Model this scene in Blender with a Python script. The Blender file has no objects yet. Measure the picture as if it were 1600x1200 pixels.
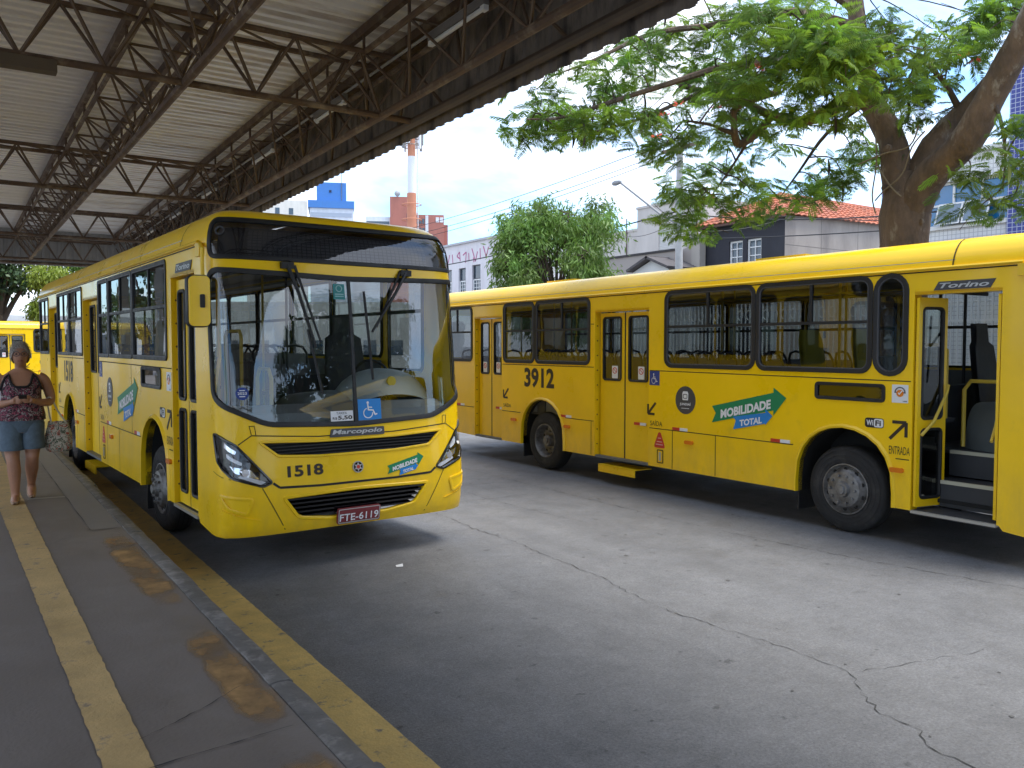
import bpy, bmesh, math, random, bisect
import numpy as np
from mathutils import Vector, Matrix, geometry
R = math.radians
rnd = random.Random(7)
scene = bpy.context.scene
COL = scene.collection

# ------------------------------------------------------------------ camera
cam_d = bpy.data.cameras.new('camera'); cam = bpy.data.objects.new('camera', cam_d); COL.objects.link(cam)
CAMH = 2.1
cam.location = (0, 0, CAMH)
YAW, PITCH = 34.03, 2.663
cam.rotation_euler = (R(90-PITCH), 0, R(-YAW))
cam_d.sensor_fit = 'HORIZONTAL'; cam_d.sensor_width = 36.0; cam_d.lens = 36.0*1290/1600
cam_d.clip_start = 0.05; cam_d.clip_end = 3000
scene.camera = cam

# ------------------------------------------------------------------ sky, sun, exposure
SUN_EL, SUN_AZ = 69.0, 132.0        # azimuth clockwise from +Y
world = bpy.data.worlds.new('World'); scene.world = world; world.use_nodes = True
wn = world.node_tree.nodes; wl = world.node_tree.links; wn.clear()
def wnode(t, **k):
    n = wn.new(t)
    for a, b in k.items(): setattr(n, a, b)
    return n
sky = wnode('ShaderNodeTexSky'); sky.sky_type = 'NISHITA'; sky.sun_disc = False
sky.sun_elevation = R(SUN_EL); sky.sun_rotation = R(SUN_AZ); sky.air_density = 1.0; sky.dust_density = 0.6; sky.ozone_density = 1.6
tc = wnode('ShaderNodeTexCoord'); sep = wnode('ShaderNodeSeparateXYZ'); wl.new(tc.outputs['Generated'], sep.inputs[0])
mx = wnode('ShaderNodeMath', operation='MAXIMUM'); wl.new(sep.outputs['Z'], mx.inputs[0]); mx.inputs[1].default_value = 0.0
ad = wnode('ShaderNodeMath', operation='ADD'); wl.new(mx.outputs[0], ad.inputs[0]); ad.inputs[1].default_value = 0.22
dv = wnode('ShaderNodeVectorMath', operation='DIVIDE'); wl.new(tc.outputs['Generated'], dv.inputs[0])
cmb = wnode('ShaderNodeCombineXYZ'); [wl.new(ad.outputs[0], cmb.inputs[i]) for i in range(3)]
wl.new(cmb.outputs[0], dv.inputs[1])
n1 = wnode('ShaderNodeTexNoise'); n1.inputs['Scale'].default_value = 1.0; n1.inputs['Detail'].default_value = 9; n1.inputs['Roughness'].default_value = 0.56; n1.inputs['Distortion'].default_value = 0.35
mp = wnode('ShaderNodeMapping'); mp.inputs['Location'].default_value = (5.1, 3.3, 0.0); mp.inputs['Scale'].default_value = (1.0, 1.0, 1.0)
wl.new(dv.outputs[0], mp.inputs[0]); wl.new(mp.outputs[0], n1.inputs['Vector'])
rp = wnode('ShaderNodeValToRGB'); rp.color_ramp.elements[0].position = 0.34; rp.color_ramp.elements[1].position = 0.57
wl.new(n1.outputs['Fac'], rp.inputs[0])
n2 = wnode('ShaderNodeTexNoise'); n2.inputs['Scale'].default_value = 2.6; n2.inputs['Detail'].default_value = 6
wl.new(mp.outputs[0], n2.inputs['Vector'])
rp2 = wnode('ShaderNodeValToRGB'); rp2.color_ramp.elements[0].position = 0.3; rp2.color_ramp.elements[1].position = 0.7
rp2.color_ramp.elements[0].color = (3.6, 4.0, 4.9, 1); rp2.color_ramp.elements[1].color = (5.2, 5.4, 5.8, 1)
wl.new(n2.outputs['Fac'], rp2.inputs[0])
blu = wnode('ShaderNodeVectorMath', operation='MULTIPLY'); wl.new(sky.outputs[0], blu.inputs[0]); blu.inputs[1].default_value = (0.62, 0.84, 1.0)
mix = wnode('ShaderNodeMix', data_type='RGBA'); wl.new(rp.outputs[0], mix.inputs[0]); wl.new(blu.outputs[0], mix.inputs[6]); wl.new(rp2.outputs[0], mix.inputs[7])
bg = wnode('ShaderNodeBackground'); bg.inputs['Strength'].default_value = 0.09; wl.new(mix.outputs[2], bg.inputs[0])
wo = wnode('ShaderNodeOutputWorld'); wl.new(bg.outputs[0], wo.inputs[0])

sd = bpy.data.lights.new('sun', 'SUN'); sd.energy = 1.0; sd.angle = R(28); sd.color = (1.0, 0.95, 0.87)
sun = bpy.data.objects.new('sun', sd); COL.objects.link(sun)
_v = Vector((math.sin(R(SUN_AZ))*math.cos(R(SUN_EL)), math.cos(R(SUN_AZ))*math.cos(R(SUN_EL)), math.sin(R(SUN_EL))))
sun.rotation_euler = _v.to_track_quat('Z', 'Y').to_euler(); sun.location = (0, 0, 30)
scene.view_settings.view_transform = 'Standard'; scene.view_settings.look = 'None'
scene.view_settings.gamma = 1.0; scene.view_settings.use_curve_mapping = False
scene.view_settings.exposure = 2.22

# ------------------------------------------------------------------ materials
MATS = {}
def _nt(name):
    m = bpy.data.materials.new(name); m.use_nodes = True; return m, m.node_tree.nodes, m.node_tree.links
def mat(name, col, rough=0.6, metal=0.0, var=0.0, vscale=4.0, bump=0.0, bscale=40.0, coat=0.0, col2=None, c2scale=1.5, c2lo=0.5, c2hi=0.65, emit=None, spec=0.5, stretch=(1,1,1)):
    """principled with noise value variation, optional second (wear/dirt) colour patches and bump"""
    if name in MATS: return MATS[name]
    m, n, l = _nt(name); b = n['Principled BSDF']
    b.inputs['Base Color'].default_value = (*col, 1); b.inputs['Roughness'].default_value = rough; b.inputs['Metallic'].default_value = metal
    b.inputs['Coat Weight'].default_value = coat; b.inputs['Coat Roughness'].default_value = 0.06; b.inputs['Specular IOR Level'].default_value = spec
    t = n.new('ShaderNodeTexCoord'); mpn = n.new('ShaderNodeMapping'); mpn.inputs['Scale'].default_value = stretch; l.new(t.outputs['Object'], mpn.inputs[0])
    cur = None
    if var > 0:
        no = n.new('ShaderNodeTexNoise'); no.inputs['Scale'].default_value = vscale; no.inputs['Detail'].default_value = 7; no.inputs['Roughness'].default_value = 0.65
        l.new(mpn.outputs[0], no.inputs['Vector'])
        mr = n.new('ShaderNodeMapRange'); mr.inputs[1].default_value = 0.3; mr.inputs[2].default_value = 0.7; mr.inputs[3].default_value = 1-var; mr.inputs[4].default_value = 1+var
        l.new(no.outputs['Fac'], mr.inputs[0])
        hv = n.new('ShaderNodeHueSaturation'); hv.inputs['Color'].default_value = (*col, 1); l.new(mr.outputs[0], hv.inputs['Value'])
        cur = hv.outputs[0]
        mr2 = n.new('ShaderNodeMapRange'); mr2.inputs[1].default_value = 0.3; mr2.inputs[2].default_value = 0.7; mr2.inputs[3].default_value = max(0.02, rough-0.12); mr2.inputs[4].default_value = min(1, rough+0.12)
        l.new(no.outputs['Fac'], mr2.inputs[0]); l.new(mr2.outputs[0], b.inputs['Roughness'])
    if col2 is not None:
        no2 = n.new('ShaderNodeTexNoise'); no2.inputs['Scale'].default_value = c2scale; no2.inputs['Detail'].default_value = 10; no2.inputs['Roughness'].default_value = 0.68
        l.new(mpn.outputs[0], no2.inputs['Vector'])
        r2 = n.new('ShaderNodeMapRange'); r2.inputs[1].default_value = c2lo; r2.inputs[2].default_value = c2hi; l.new(no2.outputs['Fac'], r2.inputs[0])
        mi = n.new('ShaderNodeMix'); mi.data_type = 'RGBA'; l.new(r2.outputs[0], mi.inputs[0])
        if cur: l.new(cur, mi.inputs[6])
        else: mi.inputs[6].default_value = (*col, 1)
        mi.inputs[7].default_value = (*col2, 1); cur = mi.outputs[2]
    if cur: l.new(cur, b.inputs['Base Color'])
    if bump > 0:
        nb = n.new('ShaderNodeTexNoise'); nb.inputs['Scale'].default_value = bscale; nb.inputs['Detail'].default_value = 5; l.new(mpn.outputs[0], nb.inputs['Vector'])
        bp = n.new('ShaderNodeBump'); bp.inputs['Strength'].default_value = bump; bp.inputs['Distance'].default_value = 0.02
        l.new(nb.outputs['Fac'], bp.inputs['Height']); l.new(bp.outputs[0], b.inputs['Normal'])
    if emit: b.inputs['Emission Color'].default_value = (*emit[0], 1); b.inputs['Emission Strength'].default_value = emit[1]
    MATS[name] = m; return m
def glass(name, tint, refl=1.0, rough=0.0, ripple=0.0):
    if name in MATS: return MATS[name]
    m, n, l = _nt(name); n.remove(n['Principled BSDF'])
    lw = n.new('ShaderNodeLayerWeight'); lw.inputs['Blend'].default_value = 0.5
    p = n.new('ShaderNodeMath'); p.operation = 'POWER'; l.new(lw.outputs['Facing'], p.inputs[0]); p.inputs[1].default_value = 5
    mr = n.new('ShaderNodeMapRange'); mr.inputs[3].default_value = 0.075*refl; mr.inputs[4].default_value = 1.0; l.new(p.outputs[0], mr.inputs[0])
    tr = n.new('ShaderNodeBsdfTransparent'); tr.inputs[0].default_value = (*tint, 1)
    gl = n.new('ShaderNodeBsdfGlossy'); gl.inputs['Roughness'].default_value = rough; gl.inputs['Color'].default_value = (0.95, 0.97, 1, 1)
    if ripple > 0:
        t = n.new('ShaderNodeTexCoord'); nb = n.new('ShaderNodeTexNoise'); nb.inputs['Scale'].default_value = 3.0; l.new(t.outputs['Object'], nb.inputs['Vector'])
        bp = n.new('ShaderNodeBump'); bp.inputs['Strength'].default_value = ripple; bp.inputs['Distance'].default_value = 0.02; l.new(nb.outputs['Fac'], bp.inputs['Height']); l.new(bp.outputs[0], gl.inputs['Normal'])
    ms = n.new('ShaderNodeMixShader'); l.new(mr.outputs[0], ms.inputs[0]); l.new(tr.outputs[0], ms.inputs[1]); l.new(gl.outputs[0], ms.inputs[2])
    l.new(ms.outputs[0], n['Material Output'].inputs[0]); MATS[name] = m; return m
def leafmat(name, col, var=0.35, trans=0.35, vscale=1.3):
    if name in MATS: return MATS[name]
    m, n, l = _nt(name); b = n['Principled BSDF']; b.inputs['Roughness'].default_value = 0.5
    t = n.new('ShaderNodeTexCoord'); no = n.new('ShaderNodeTexNoise'); no.inputs['Scale'].default_value = vscale; no.inputs['Detail'].default_value = 4; l.new(t.outputs['Object'], no.inputs['Vector'])
    mr = n.new('ShaderNodeMapRange'); mr.inputs[1].default_value = 0.3; mr.inputs[2].default_value = 0.7; mr.inputs[3].default_value = 1-var; mr.inputs[4].default_value = 1+var; l.new(no.outputs['Fac'], mr.inputs[0])
    hv = n.new('ShaderNodeHueSaturation'); hv.inputs['Color'].default_value = (*col, 1); l.new(mr.outputs[0], hv.inputs['Value'])
    mh = n.new('ShaderNodeMapRange'); mh.inputs[1].default_value = 0.3; mh.inputs[2].default_value = 0.7; mh.inputs[3].default_value = 0.485; mh.inputs[4].default_value = 0.515; l.new(no.outputs['Fac'], mh.inputs[0]); l.new(mh.outputs[0], hv.inputs['Hue'])
    l.new(hv.outputs[0], b.inputs['Base Color'])
    ts = n.new('ShaderNodeBsdfTranslucent'); l.new(hv.outputs[0], ts.inputs[0])
    ms = n.new('ShaderNodeMixShader'); ms.inputs[0].default_value = trans; l.new(b.outputs[0], ms.inputs[1]); l.new(ts.outputs[0], ms.inputs[2]); l.new(ms.outputs[0], n['Material Output'].inputs[0])
    MATS[name] = m; return m

YELC = (0.97, 0.605, 0.003)
YEL = mat('bus_yellow', YELC, 0.34, var=0.06, vscale=1.2, coat=0.30, col2=(0.74, 0.47, 0.02), c2scale=2.2, c2lo=0.58, c2hi=0.85, bump=0.08, bscale=2.2, spec=0.35)
def road_dust(m):
    """brown road film that thickens towards the skirts"""
    n = m.node_tree.nodes; l = m.node_tree.links; b = n['Principled BSDF']; src = b.inputs['Base Color'].links[0].from_socket
    t = n.new('ShaderNodeTexCoord'); sp = n.new('ShaderNodeSeparateXYZ'); l.new(t.outputs['Object'], sp.inputs[0])
    h = n.new('ShaderNodeMapRange'); h.inputs[1].default_value = 1.25; h.inputs[2].default_value = .40; h.inputs[3].default_value = 0; h.inputs[4].default_value = .34; l.new(sp.outputs['Z'], h.inputs[0])
    mp_ = n.new('ShaderNodeMapping'); mp_.inputs['Scale'].default_value = (1, 1, .35); l.new(t.outputs['Object'], mp_.inputs[0])
    no = n.new('ShaderNodeTexNoise'); no.inputs['Scale'].default_value = 6; no.inputs['Detail'].default_value = 8; no.inputs['Roughness'].default_value = .7; l.new(mp_.outputs[0], no.inputs['Vector'])
    r_ = n.new('ShaderNodeMapRange'); r_.inputs[1].default_value = .35; r_.inputs[2].default_value = .75; l.new(no.outputs['Fac'], r_.inputs[0])
    mu = n.new('ShaderNodeMath'); mu.operation = 'MULTIPLY'; l.new(h.outputs[0], mu.inputs[0]); l.new(r_.outputs[0], mu.inputs[1])
    mi = n.new('ShaderNodeMix'); mi.data_type = 'RGBA'; l.new(mu.outputs[0], mi.inputs[0]); l.new(src, mi.inputs[6]); mi.inputs[7].default_value = (.30, .21, .10, 1); l.new(mi.outputs[2], b.inputs['Base Color'])
road_dust(YEL)
YEL2 = mat('bus_yellow_trim', (0.90, 0.57, 0.006), 0.35, var=0.06, vscale=3)
BLK = mat('black_rubber', (0.012, 0.012, 0.013), 0.55, var=0.2, vscale=9)
BLKG = mat('gloss_black', (0.008, 0.008, 0.010), 0.12, coat=0.3)
TYRE = mat('tyre', (0.022, 0.022, 0.023), 0.85, var=0.35, vscale=8, bump=0.2, bscale=60, col2=(0.07, 0.065, 0.06), c2scale=5, c2lo=0.5, c2hi=0.8)
RIM = mat('rim_steel', (0.24, 0.235, 0.23), 0.5, metal=0.6, var=0.3, vscale=12, col2=(0.09, 0.08, 0.07), c2scale=9, c2lo=0.45, c2hi=0.7)
DARK = mat('underbody', (0.012, 0.012, 0.012), 0.9)
SEAM = mat('panel_gap', (0.05, 0.035, 0.008), 0.8)
GREYP = mat('interior_grey', (0.13, 0.14, 0.15), 0.55, var=0.12, vscale=5)
DGREY = mat('interior_dark', (0.035, 0.037, 0.042), 0.6, var=0.15, vscale=5)
LINER = mat('interior_liner', (0.42, 0.42, 0.40), 0.7)
YPOLE = mat('handrail_yellow', (0.62, 0.44, 0.05), 0.4)
CHROME = mat('lamp_chrome', (0.75, 0.76, 0.78), 0.12, metal=1.0)
WHITE = mat('white_print', (0.78, 0.78, 0.78), 0.5)
BROWN = mat('black_print', (0.025, 0.015, 0.008), 0.5)
GREEN = mat('green_print', (0.0, 0.22, 0.085), 0.45)
BLUE = mat('blue_print', (0.01, 0.22, 0.60), 0.45)
NAVY = mat('navy_print', (0.02, 0.05, 0.25), 0.45)
REDP = mat('red_print', (0.55, 0.04, 0.02), 0.4)
ORNG = mat('orange_lens', (0.75, 0.20, 0.01), 0.2, coat=0.5)
PLATE = mat('plate_red', (0.22, 0.03, 0.035), 0.5, var=0.2, vscale=20)
GREYL = mat('grey_print', (0.06, 0.06, 0.065), 0.5)
SILV = mat('silver_print', (0.50, 0.50, 0.50), 0.35, metal=0.5)
TEAL = mat('teal_print', (0.02, 0.22, 0.22), 0.5)
GLASS = glass('window_glass', (0.37, 0.395, 0.39), 0.9, ripple=0.03)
WGLASS = glass('windscreen_glass', (0.78, 0.82, 0.81), 1.0, ripple=0.015)
SGLASS = glass('sign_glass', (0.62, 0.63, 0.66), 1.0, ripple=0.01)
LGLASS = glass('lamp_glass', (0.92, 0.93, 0.95), 0.7)

# ------------------------------------------------------------------ mesh helpers
class MB:
    def __init__(s): s.v = []; s.f = []
    def add(s, vs, fs):
        o = len(s.v); s.v += [tuple(p) for p in vs]; s.f += [tuple(i+o for i in f) for f in fs]; return s
    def box(s, a, b):
        x0, y0, z0 = a; x1, y1, z1 = b
        return s.add([(x0,y0,z0),(x1,y0,z0),(x1,y1,z0),(x0,y1,z0),(x0,y0,z1),(x1,y0,z1),(x1,y1,z1),(x0,y1,z1)],
                     [(0,3,2,1),(4,5,6,7),(0,1,5,4),(1,2,6,5),(2,3,7,6),(3,0,4,7)])
    def obox(s, c, half, ax, ay, az):
        c = Vector(c); ax = Vector(ax)*half[0]; ay = Vector(ay)*half[1]; az = Vector(az)*half[2]
        vs = [c+ax*i+ay*j+az*k for k in (-1,1) for j in (-1,1) for i in (-1,1)]
        return s.add(vs, [(0,2,3,1),(4,5,7,6),(0,1,5,4),(1,3,7,5),(3,2,6,7),(2,0,4,6)])
    def tube(s, path, rad, n=8, caps=True):
        path = [Vector(p) for p in path]; m = len(path)
        rr = rad if isinstance(rad, (list, tuple)) else [rad]*m
        o = len(s.v); prev = None
        for i, p in enumerate(path):
            t = (path[min(i+1, m-1)]-path[max(i-1, 0)])
            t = t.normalized() if t.length > 1e-9 else Vector((0,0,1))
            if prev is None:
                up = Vector((0,0,1)) if abs(t.z) < 0.9 else Vector((1,0,0)); a = t.cross(up).normalized()
            else:
                a = (prev - t*prev.dot(t)); a = a.normalized() if a.length > 1e-6 else t.orthogonal().normalized()
            prev = a; b = t.cross(a)
            for k in range(n):
                w = 2*math.pi*k/n; s.v.append(tuple(p+(a*math.cos(w)+b*math.sin(w))*rr[i]))
        for i in range(m-1):
            for k in range(n):
                s.f.append((o+i*n+k, o+i*n+(k+1)%n, o+(i+1)*n+(k+1)%n, o+(i+1)*n+k))
        if caps:
            s.f.append(tuple(o+k for k in range(n))[::-1]); s.f.append(tuple(o+(m-1)*n+k for k in range(n)))
        return s
    def lathe(s, prof, n=28, axis='X', c=(0,0,0)):
        o = len(s.v); m = len(prof)
        for (a, r) in prof:
            for k in range(n):
                w = 2*math.pi*k/n; y = r*math.cos(w); z = r*math.sin(w)
                p = (a, y, z) if axis == 'X' else ((y, a, z) if axis == 'Y' else (y, z, a))
                s.v.append((p[0]+c[0], p[1]+c[1], p[2]+c[2]))
        for i in range(m-1):
            for k in range(n): s.f.append((o+i*n+k, o+(i+1)*n+k, o+(i+1)*n+(k+1)%n, o+i*n+(k+1)%n))
        return s
    def grid(s, rows, close=False):
        o = len(s.v); n = len(rows[0])
        for r in rows: s.v += [tuple(p) for p in r]
        for i in range(len(rows)-1):
            for k in range(n if close else n-1):
                s.f.append((o+i*n+k, o+i*n+(k+1)%n, o+(i+1)*n+(k+1)%n, o+(i+1)*n+k))
        return s
    def mesh(s, name, smooth=35):
        me = bpy.data.meshes.new(name); me.from_pydata(s.v, [], s.f); me.update()
        if smooth:
            me.polygons.foreach_set('use_smooth', [True]*len(me.polygons)); me.set_sharp_from_angle(angle=R(smooth))
        return me
    def build(s, name, m, parent=None, smooth=35): return link(name, s.mesh(name, smooth), m, parent)
def link(name, me, m=None, parent=None):
    if m is not None:
        if len(me.materials) == 0: me.materials.append(m)
    o = bpy.data.objects.new(name, me); COL.objects.link(o)
    if parent: o.parent = parent
    return o
def tag(o, label=None, cat=None, group=None, kind=None):
    if label: o['label'] = label
    if cat: o['category'] = cat
    if group: o['group'] = group
    if kind: o['kind'] = kind
    return o
def empty(name, loc=(0,0,0), rz=0.0):
    o = bpy.data.objects.new(name, None); COL.objects.link(o); o.location = loc; o.rotation_euler = (0,0,rz); o.empty_display_size = 0.3; return o
def copy_tree(o, parent=None):
    c = o.copy(); COL.objects.link(c); c.parent = parent
    for ch in list(o.children): copy_tree(ch, c)
    return c
def cdt(outer, holes=(), extra=()):
    pts = []; edges = []
    for loop in [outer]+list(holes):
        o = len(pts); pts += [Vector(p) for p in loop]; edges += [(o+i, o+(i+1) % len(loop)) for i in range(len(loop))]
    pts += [Vector(p) for p in extra]
    v, e, f, *_ = geometry.delaunay_2d_cdt(pts, edges, [], 0, 1e-6)
    def inside(p, loop):
        c = False; j = len(loop)-1
        for i in range(len(loop)):
            (xi, yi), (xj, yj) = loop[i], loop[j]
            if (yi > p[1]) != (yj > p[1]) and p[0] < (xj-xi)*(p[1]-yi)/(yj-yi)+xi: c = not c
            j = i
        return c
    out = []
    for t in f:
        c = (sum(v[i][0] for i in t)/len(t), sum(v[i][1] for i in t)/len(t))
        if inside(c, outer) and not any(inside(c, h) for h in holes): out.append(tuple(t))
    return [(p[0], p[1]) for p in v], out
def rrect(x0, x1, y0, y1, r, n=5):
    out = []
    for cx, cy, a0 in ((x1-r, y1-r, 0), (x0+r, y1-r, 90), (x0+r, y0+r, 180), (x1-r, y0+r, 270)):
        for i in range(n+1): a = R(a0+90*i/n); out.append((cx+r*math.cos(a), cy+r*math.sin(a)))
    return out
def rpoly(pts, r, n=4):
    out = []; m = len(pts)
    for i in range(m):
        p = Vector(pts[i]); a = Vector(pts[i-1])-p; b = Vector(pts[(i+1) % m])-p
        q = min(r, a.length*0.45, b.length*0.45); A = p+a.normalized()*q; B = p+b.normalized()*q
        for k in range(n+1):
            t = k/n; out.append(tuple(A*(1-t)**2+p*2*t*(1-t)+B*t*t))
    return out
def offset(loop, d):
    """d>0 grows a counter-clockwise loop"""
    m = len(loop); area = sum(loop[i][0]*loop[(i+1) % m][1]-loop[(i+1) % m][0]*loop[i][1] for i in range(m)); sg = 1 if area > 0 else -1
    out = []
    for i in range(m):
        p = Vector(loop[i]); a = (p-Vector(loop[i-1])); b = (Vector(loop[(i+1) % m])-p)
        if a.length < 1e-9: a = b
        if b.length < 1e-9: b = a
        a.normalize(); b.normalize(); na = Vector((a.y, -a.x)); nb = Vector((b.y, -b.x)); n_ = (na+nb)
        n_ = n_.normalized() if n_.length > 1e-6 else na
        k = 1/max(0.5, n_.dot(na)); out.append(tuple(p+n_*d*k*sg))
    return out
def densify(loop, step):
    out = []; m = len(loop)
    for i in range(m):
        p = Vector(loop[i]); q = Vector(loop[(i+1) % m]); k = max(1, int((q-p).length/step))
        for j in range(k): out.append(tuple(p.lerp(q, j/k)))
    return out
def gridpts(loop, step):
    xs = [p[0] for p in loop]; ys = [p[1] for p in loop]; out = []
    x = min(xs)+step*0.5
    while x < max(xs):
        y = min(ys)+step*0.5
        while y < max(ys): out.append((x, y)); y += step
        x += step
    return out
def sheet(mf, outer, holes=(), d=0.0, step=None):
    """a surface patch on the mapping mf(u, v, d)"""
    ex = ()
    if step: outer = densify(outer, step); holes = [densify(h, step) for h in holes]; ex = gridpts(outer, step)
    v, f = cdt(outer, holes, ex); return MB().add([mf(p[0], p[1], d) for p in v], f)
def slab(mf, outer, d0, d1, step=None):
    """patch with thickness from depth d0 to d1 (d1 outside)"""
    if step: outer = densify(outer, step)
    v, f = cdt(outer, (), gridpts(outer, step) if step else ()); mb = MB().add([mf(p[0], p[1], d1) for p in v], f)
    mb.grid([[mf(p[0], p[1], d1) for p in outer], [mf(p[0], p[1], d0) for p in outer]], True); return mb
def ring(mf, loop, win, wout, d0, d1, step=None):
    """bead along a loop: win inside, wout outside, from depth d0 to d1"""
    if step: loop = densify(loop, step)
    i = offset(loop, -win); o = offset(loop, wout); ci = offset(loop, -win*0.6); co = offset(loop, wout*0.6)
    rows = [[mf(p[0], p[1], d0) for p in o], [mf(p[0], p[1], d1*0.85+d0*0.15) for p in o], [mf(p[0], p[1], d1) for p in co], [mf(p[0], p[1], d1) for p in ci], [mf(p[0], p[1], d1*0.85+d0*0.15) for p in i], [mf(p[0], p[1], d0) for p in i]]
    return MB().grid(rows, True)
_txt = {}
def text2d(s, size=1.0, bold=0.0, shear=0.0):
    key = (s, bold, shear)
    if key not in _txt:
        cu = bpy.data.curves.new('t', 'FONT'); cu.body = s; cu.size = 1.0; cu.offset = bold; cu.shear = shear; cu.resolution_u = 3; cu.fill_mode = 'FRONT'
        ob = bpy.data.objects.new('t', cu); COL.objects.link(ob)
        dg = bpy.context.evaluated_depsgraph_get(); me = bpy.data.meshes.new_from_object(ob.evaluated_get(dg))
        v = [(p.co.x, p.co.y) for p in me.vertices]; f = [tuple(p.vertices) for p in me.polygons]
        bpy.data.objects.remove(ob); bpy.data.curves.remove(cu); bpy.data.meshes.remove(me)
        x0 = min(p[0] for p in v); x1 = max(p[0] for p in v); y0 = min(p[1] for p in v); y1 = max(p[1] for p in v)
        _txt[key] = ([((p[0]-x0)/(x1-x0), (p[1]-y0)/(y1-y0)) for p in v], f)
    return _txt[key]
def lettering(name, s, fn, m, parent, bold=0.02, shear=0.0):
    """fn maps unit box (u,v) to 3D"""
    v, f = text2d(s, bold=bold, shear=shear); return MB().add([fn(*p) for p in v], f).build(name, m, parent, smooth=0)

# ------------------------------------------------------------------ bus body surface
W0 = 1.29; DF = 0.37; PEX = 5.0; Y0 = -2.5; YR = 9.25
def _tab():
    N = 400; pts = []
    for i in range(N+1):
        ph = math.pi/2*i/N; pts.append((W0*math.sin(ph)**(2/PEX), DF*(1-max(0, math.cos(ph))**(2/PEX))))
    a = [0]
    for i in range(N): a.append(a[-1]+math.hypot(pts[i+1][0]-pts[i][0], pts[i+1][1]-pts[i][1]))
    return a, pts
_A, _P = _tab(); AMAX = _A[-1]
def plan(a):
    s = 1 if a >= 0 else -1; a = min(abs(a), AMAX); i = min(max(bisect.bisect_right(_A, a)-1, 0), len(_A)-2)
    t = (a-_A[i])/(_A[i+1]-_A[i]); return s*(_P[i][0]+t*(_P[i+1][0]-_P[i][0])), _P[i][1]+t*(_P[i+1][1]-_P[i][1])
def lerp(tab, z):
    if z <= tab[0][0]: return tab[0][1]
    for (z0, v0), (z1, v1) in zip(tab, tab[1:]):
        if z <= z1: return v0+(v1-v0)*(z-z0)/(z1-z0)
    return tab[-1][1]
PROF = [(.30,.10),(.36,.045),(.42,.015),(.5,0),(.65,-.016),(.8,-.02),(.9,-.014),(1.0,0.0),(1.1,.014),(1.2,.03),(1.4,.06),(2.0,.12),(2.6,.19),(2.95,.245),(3.12,.28),(3.2,.31),(3.26,.345),(3.31,.39),(3.35,.45),(3.38,.54),(3.40,.70)]
WID = [(3.0,1),(3.06,.998),(3.12,.99),(3.2,.97),(3.26,.945),(3.31,.915),(3.35,.88),(3.38,.83),(3.40,.75)]
LV = [3.06, 3.12, 3.16, 3.2, 3.23, 3.26, 3.29, 3.31, 3.33, 3.35, 3.365, 3.38, 3.39, 3.40]
def Zlow(z):   # the lower riding body
    return .385+(z-.45)/1.05 if z < 3.07 else 2.88+(z-3.07)*0.92
def Zid(z): return z

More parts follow.
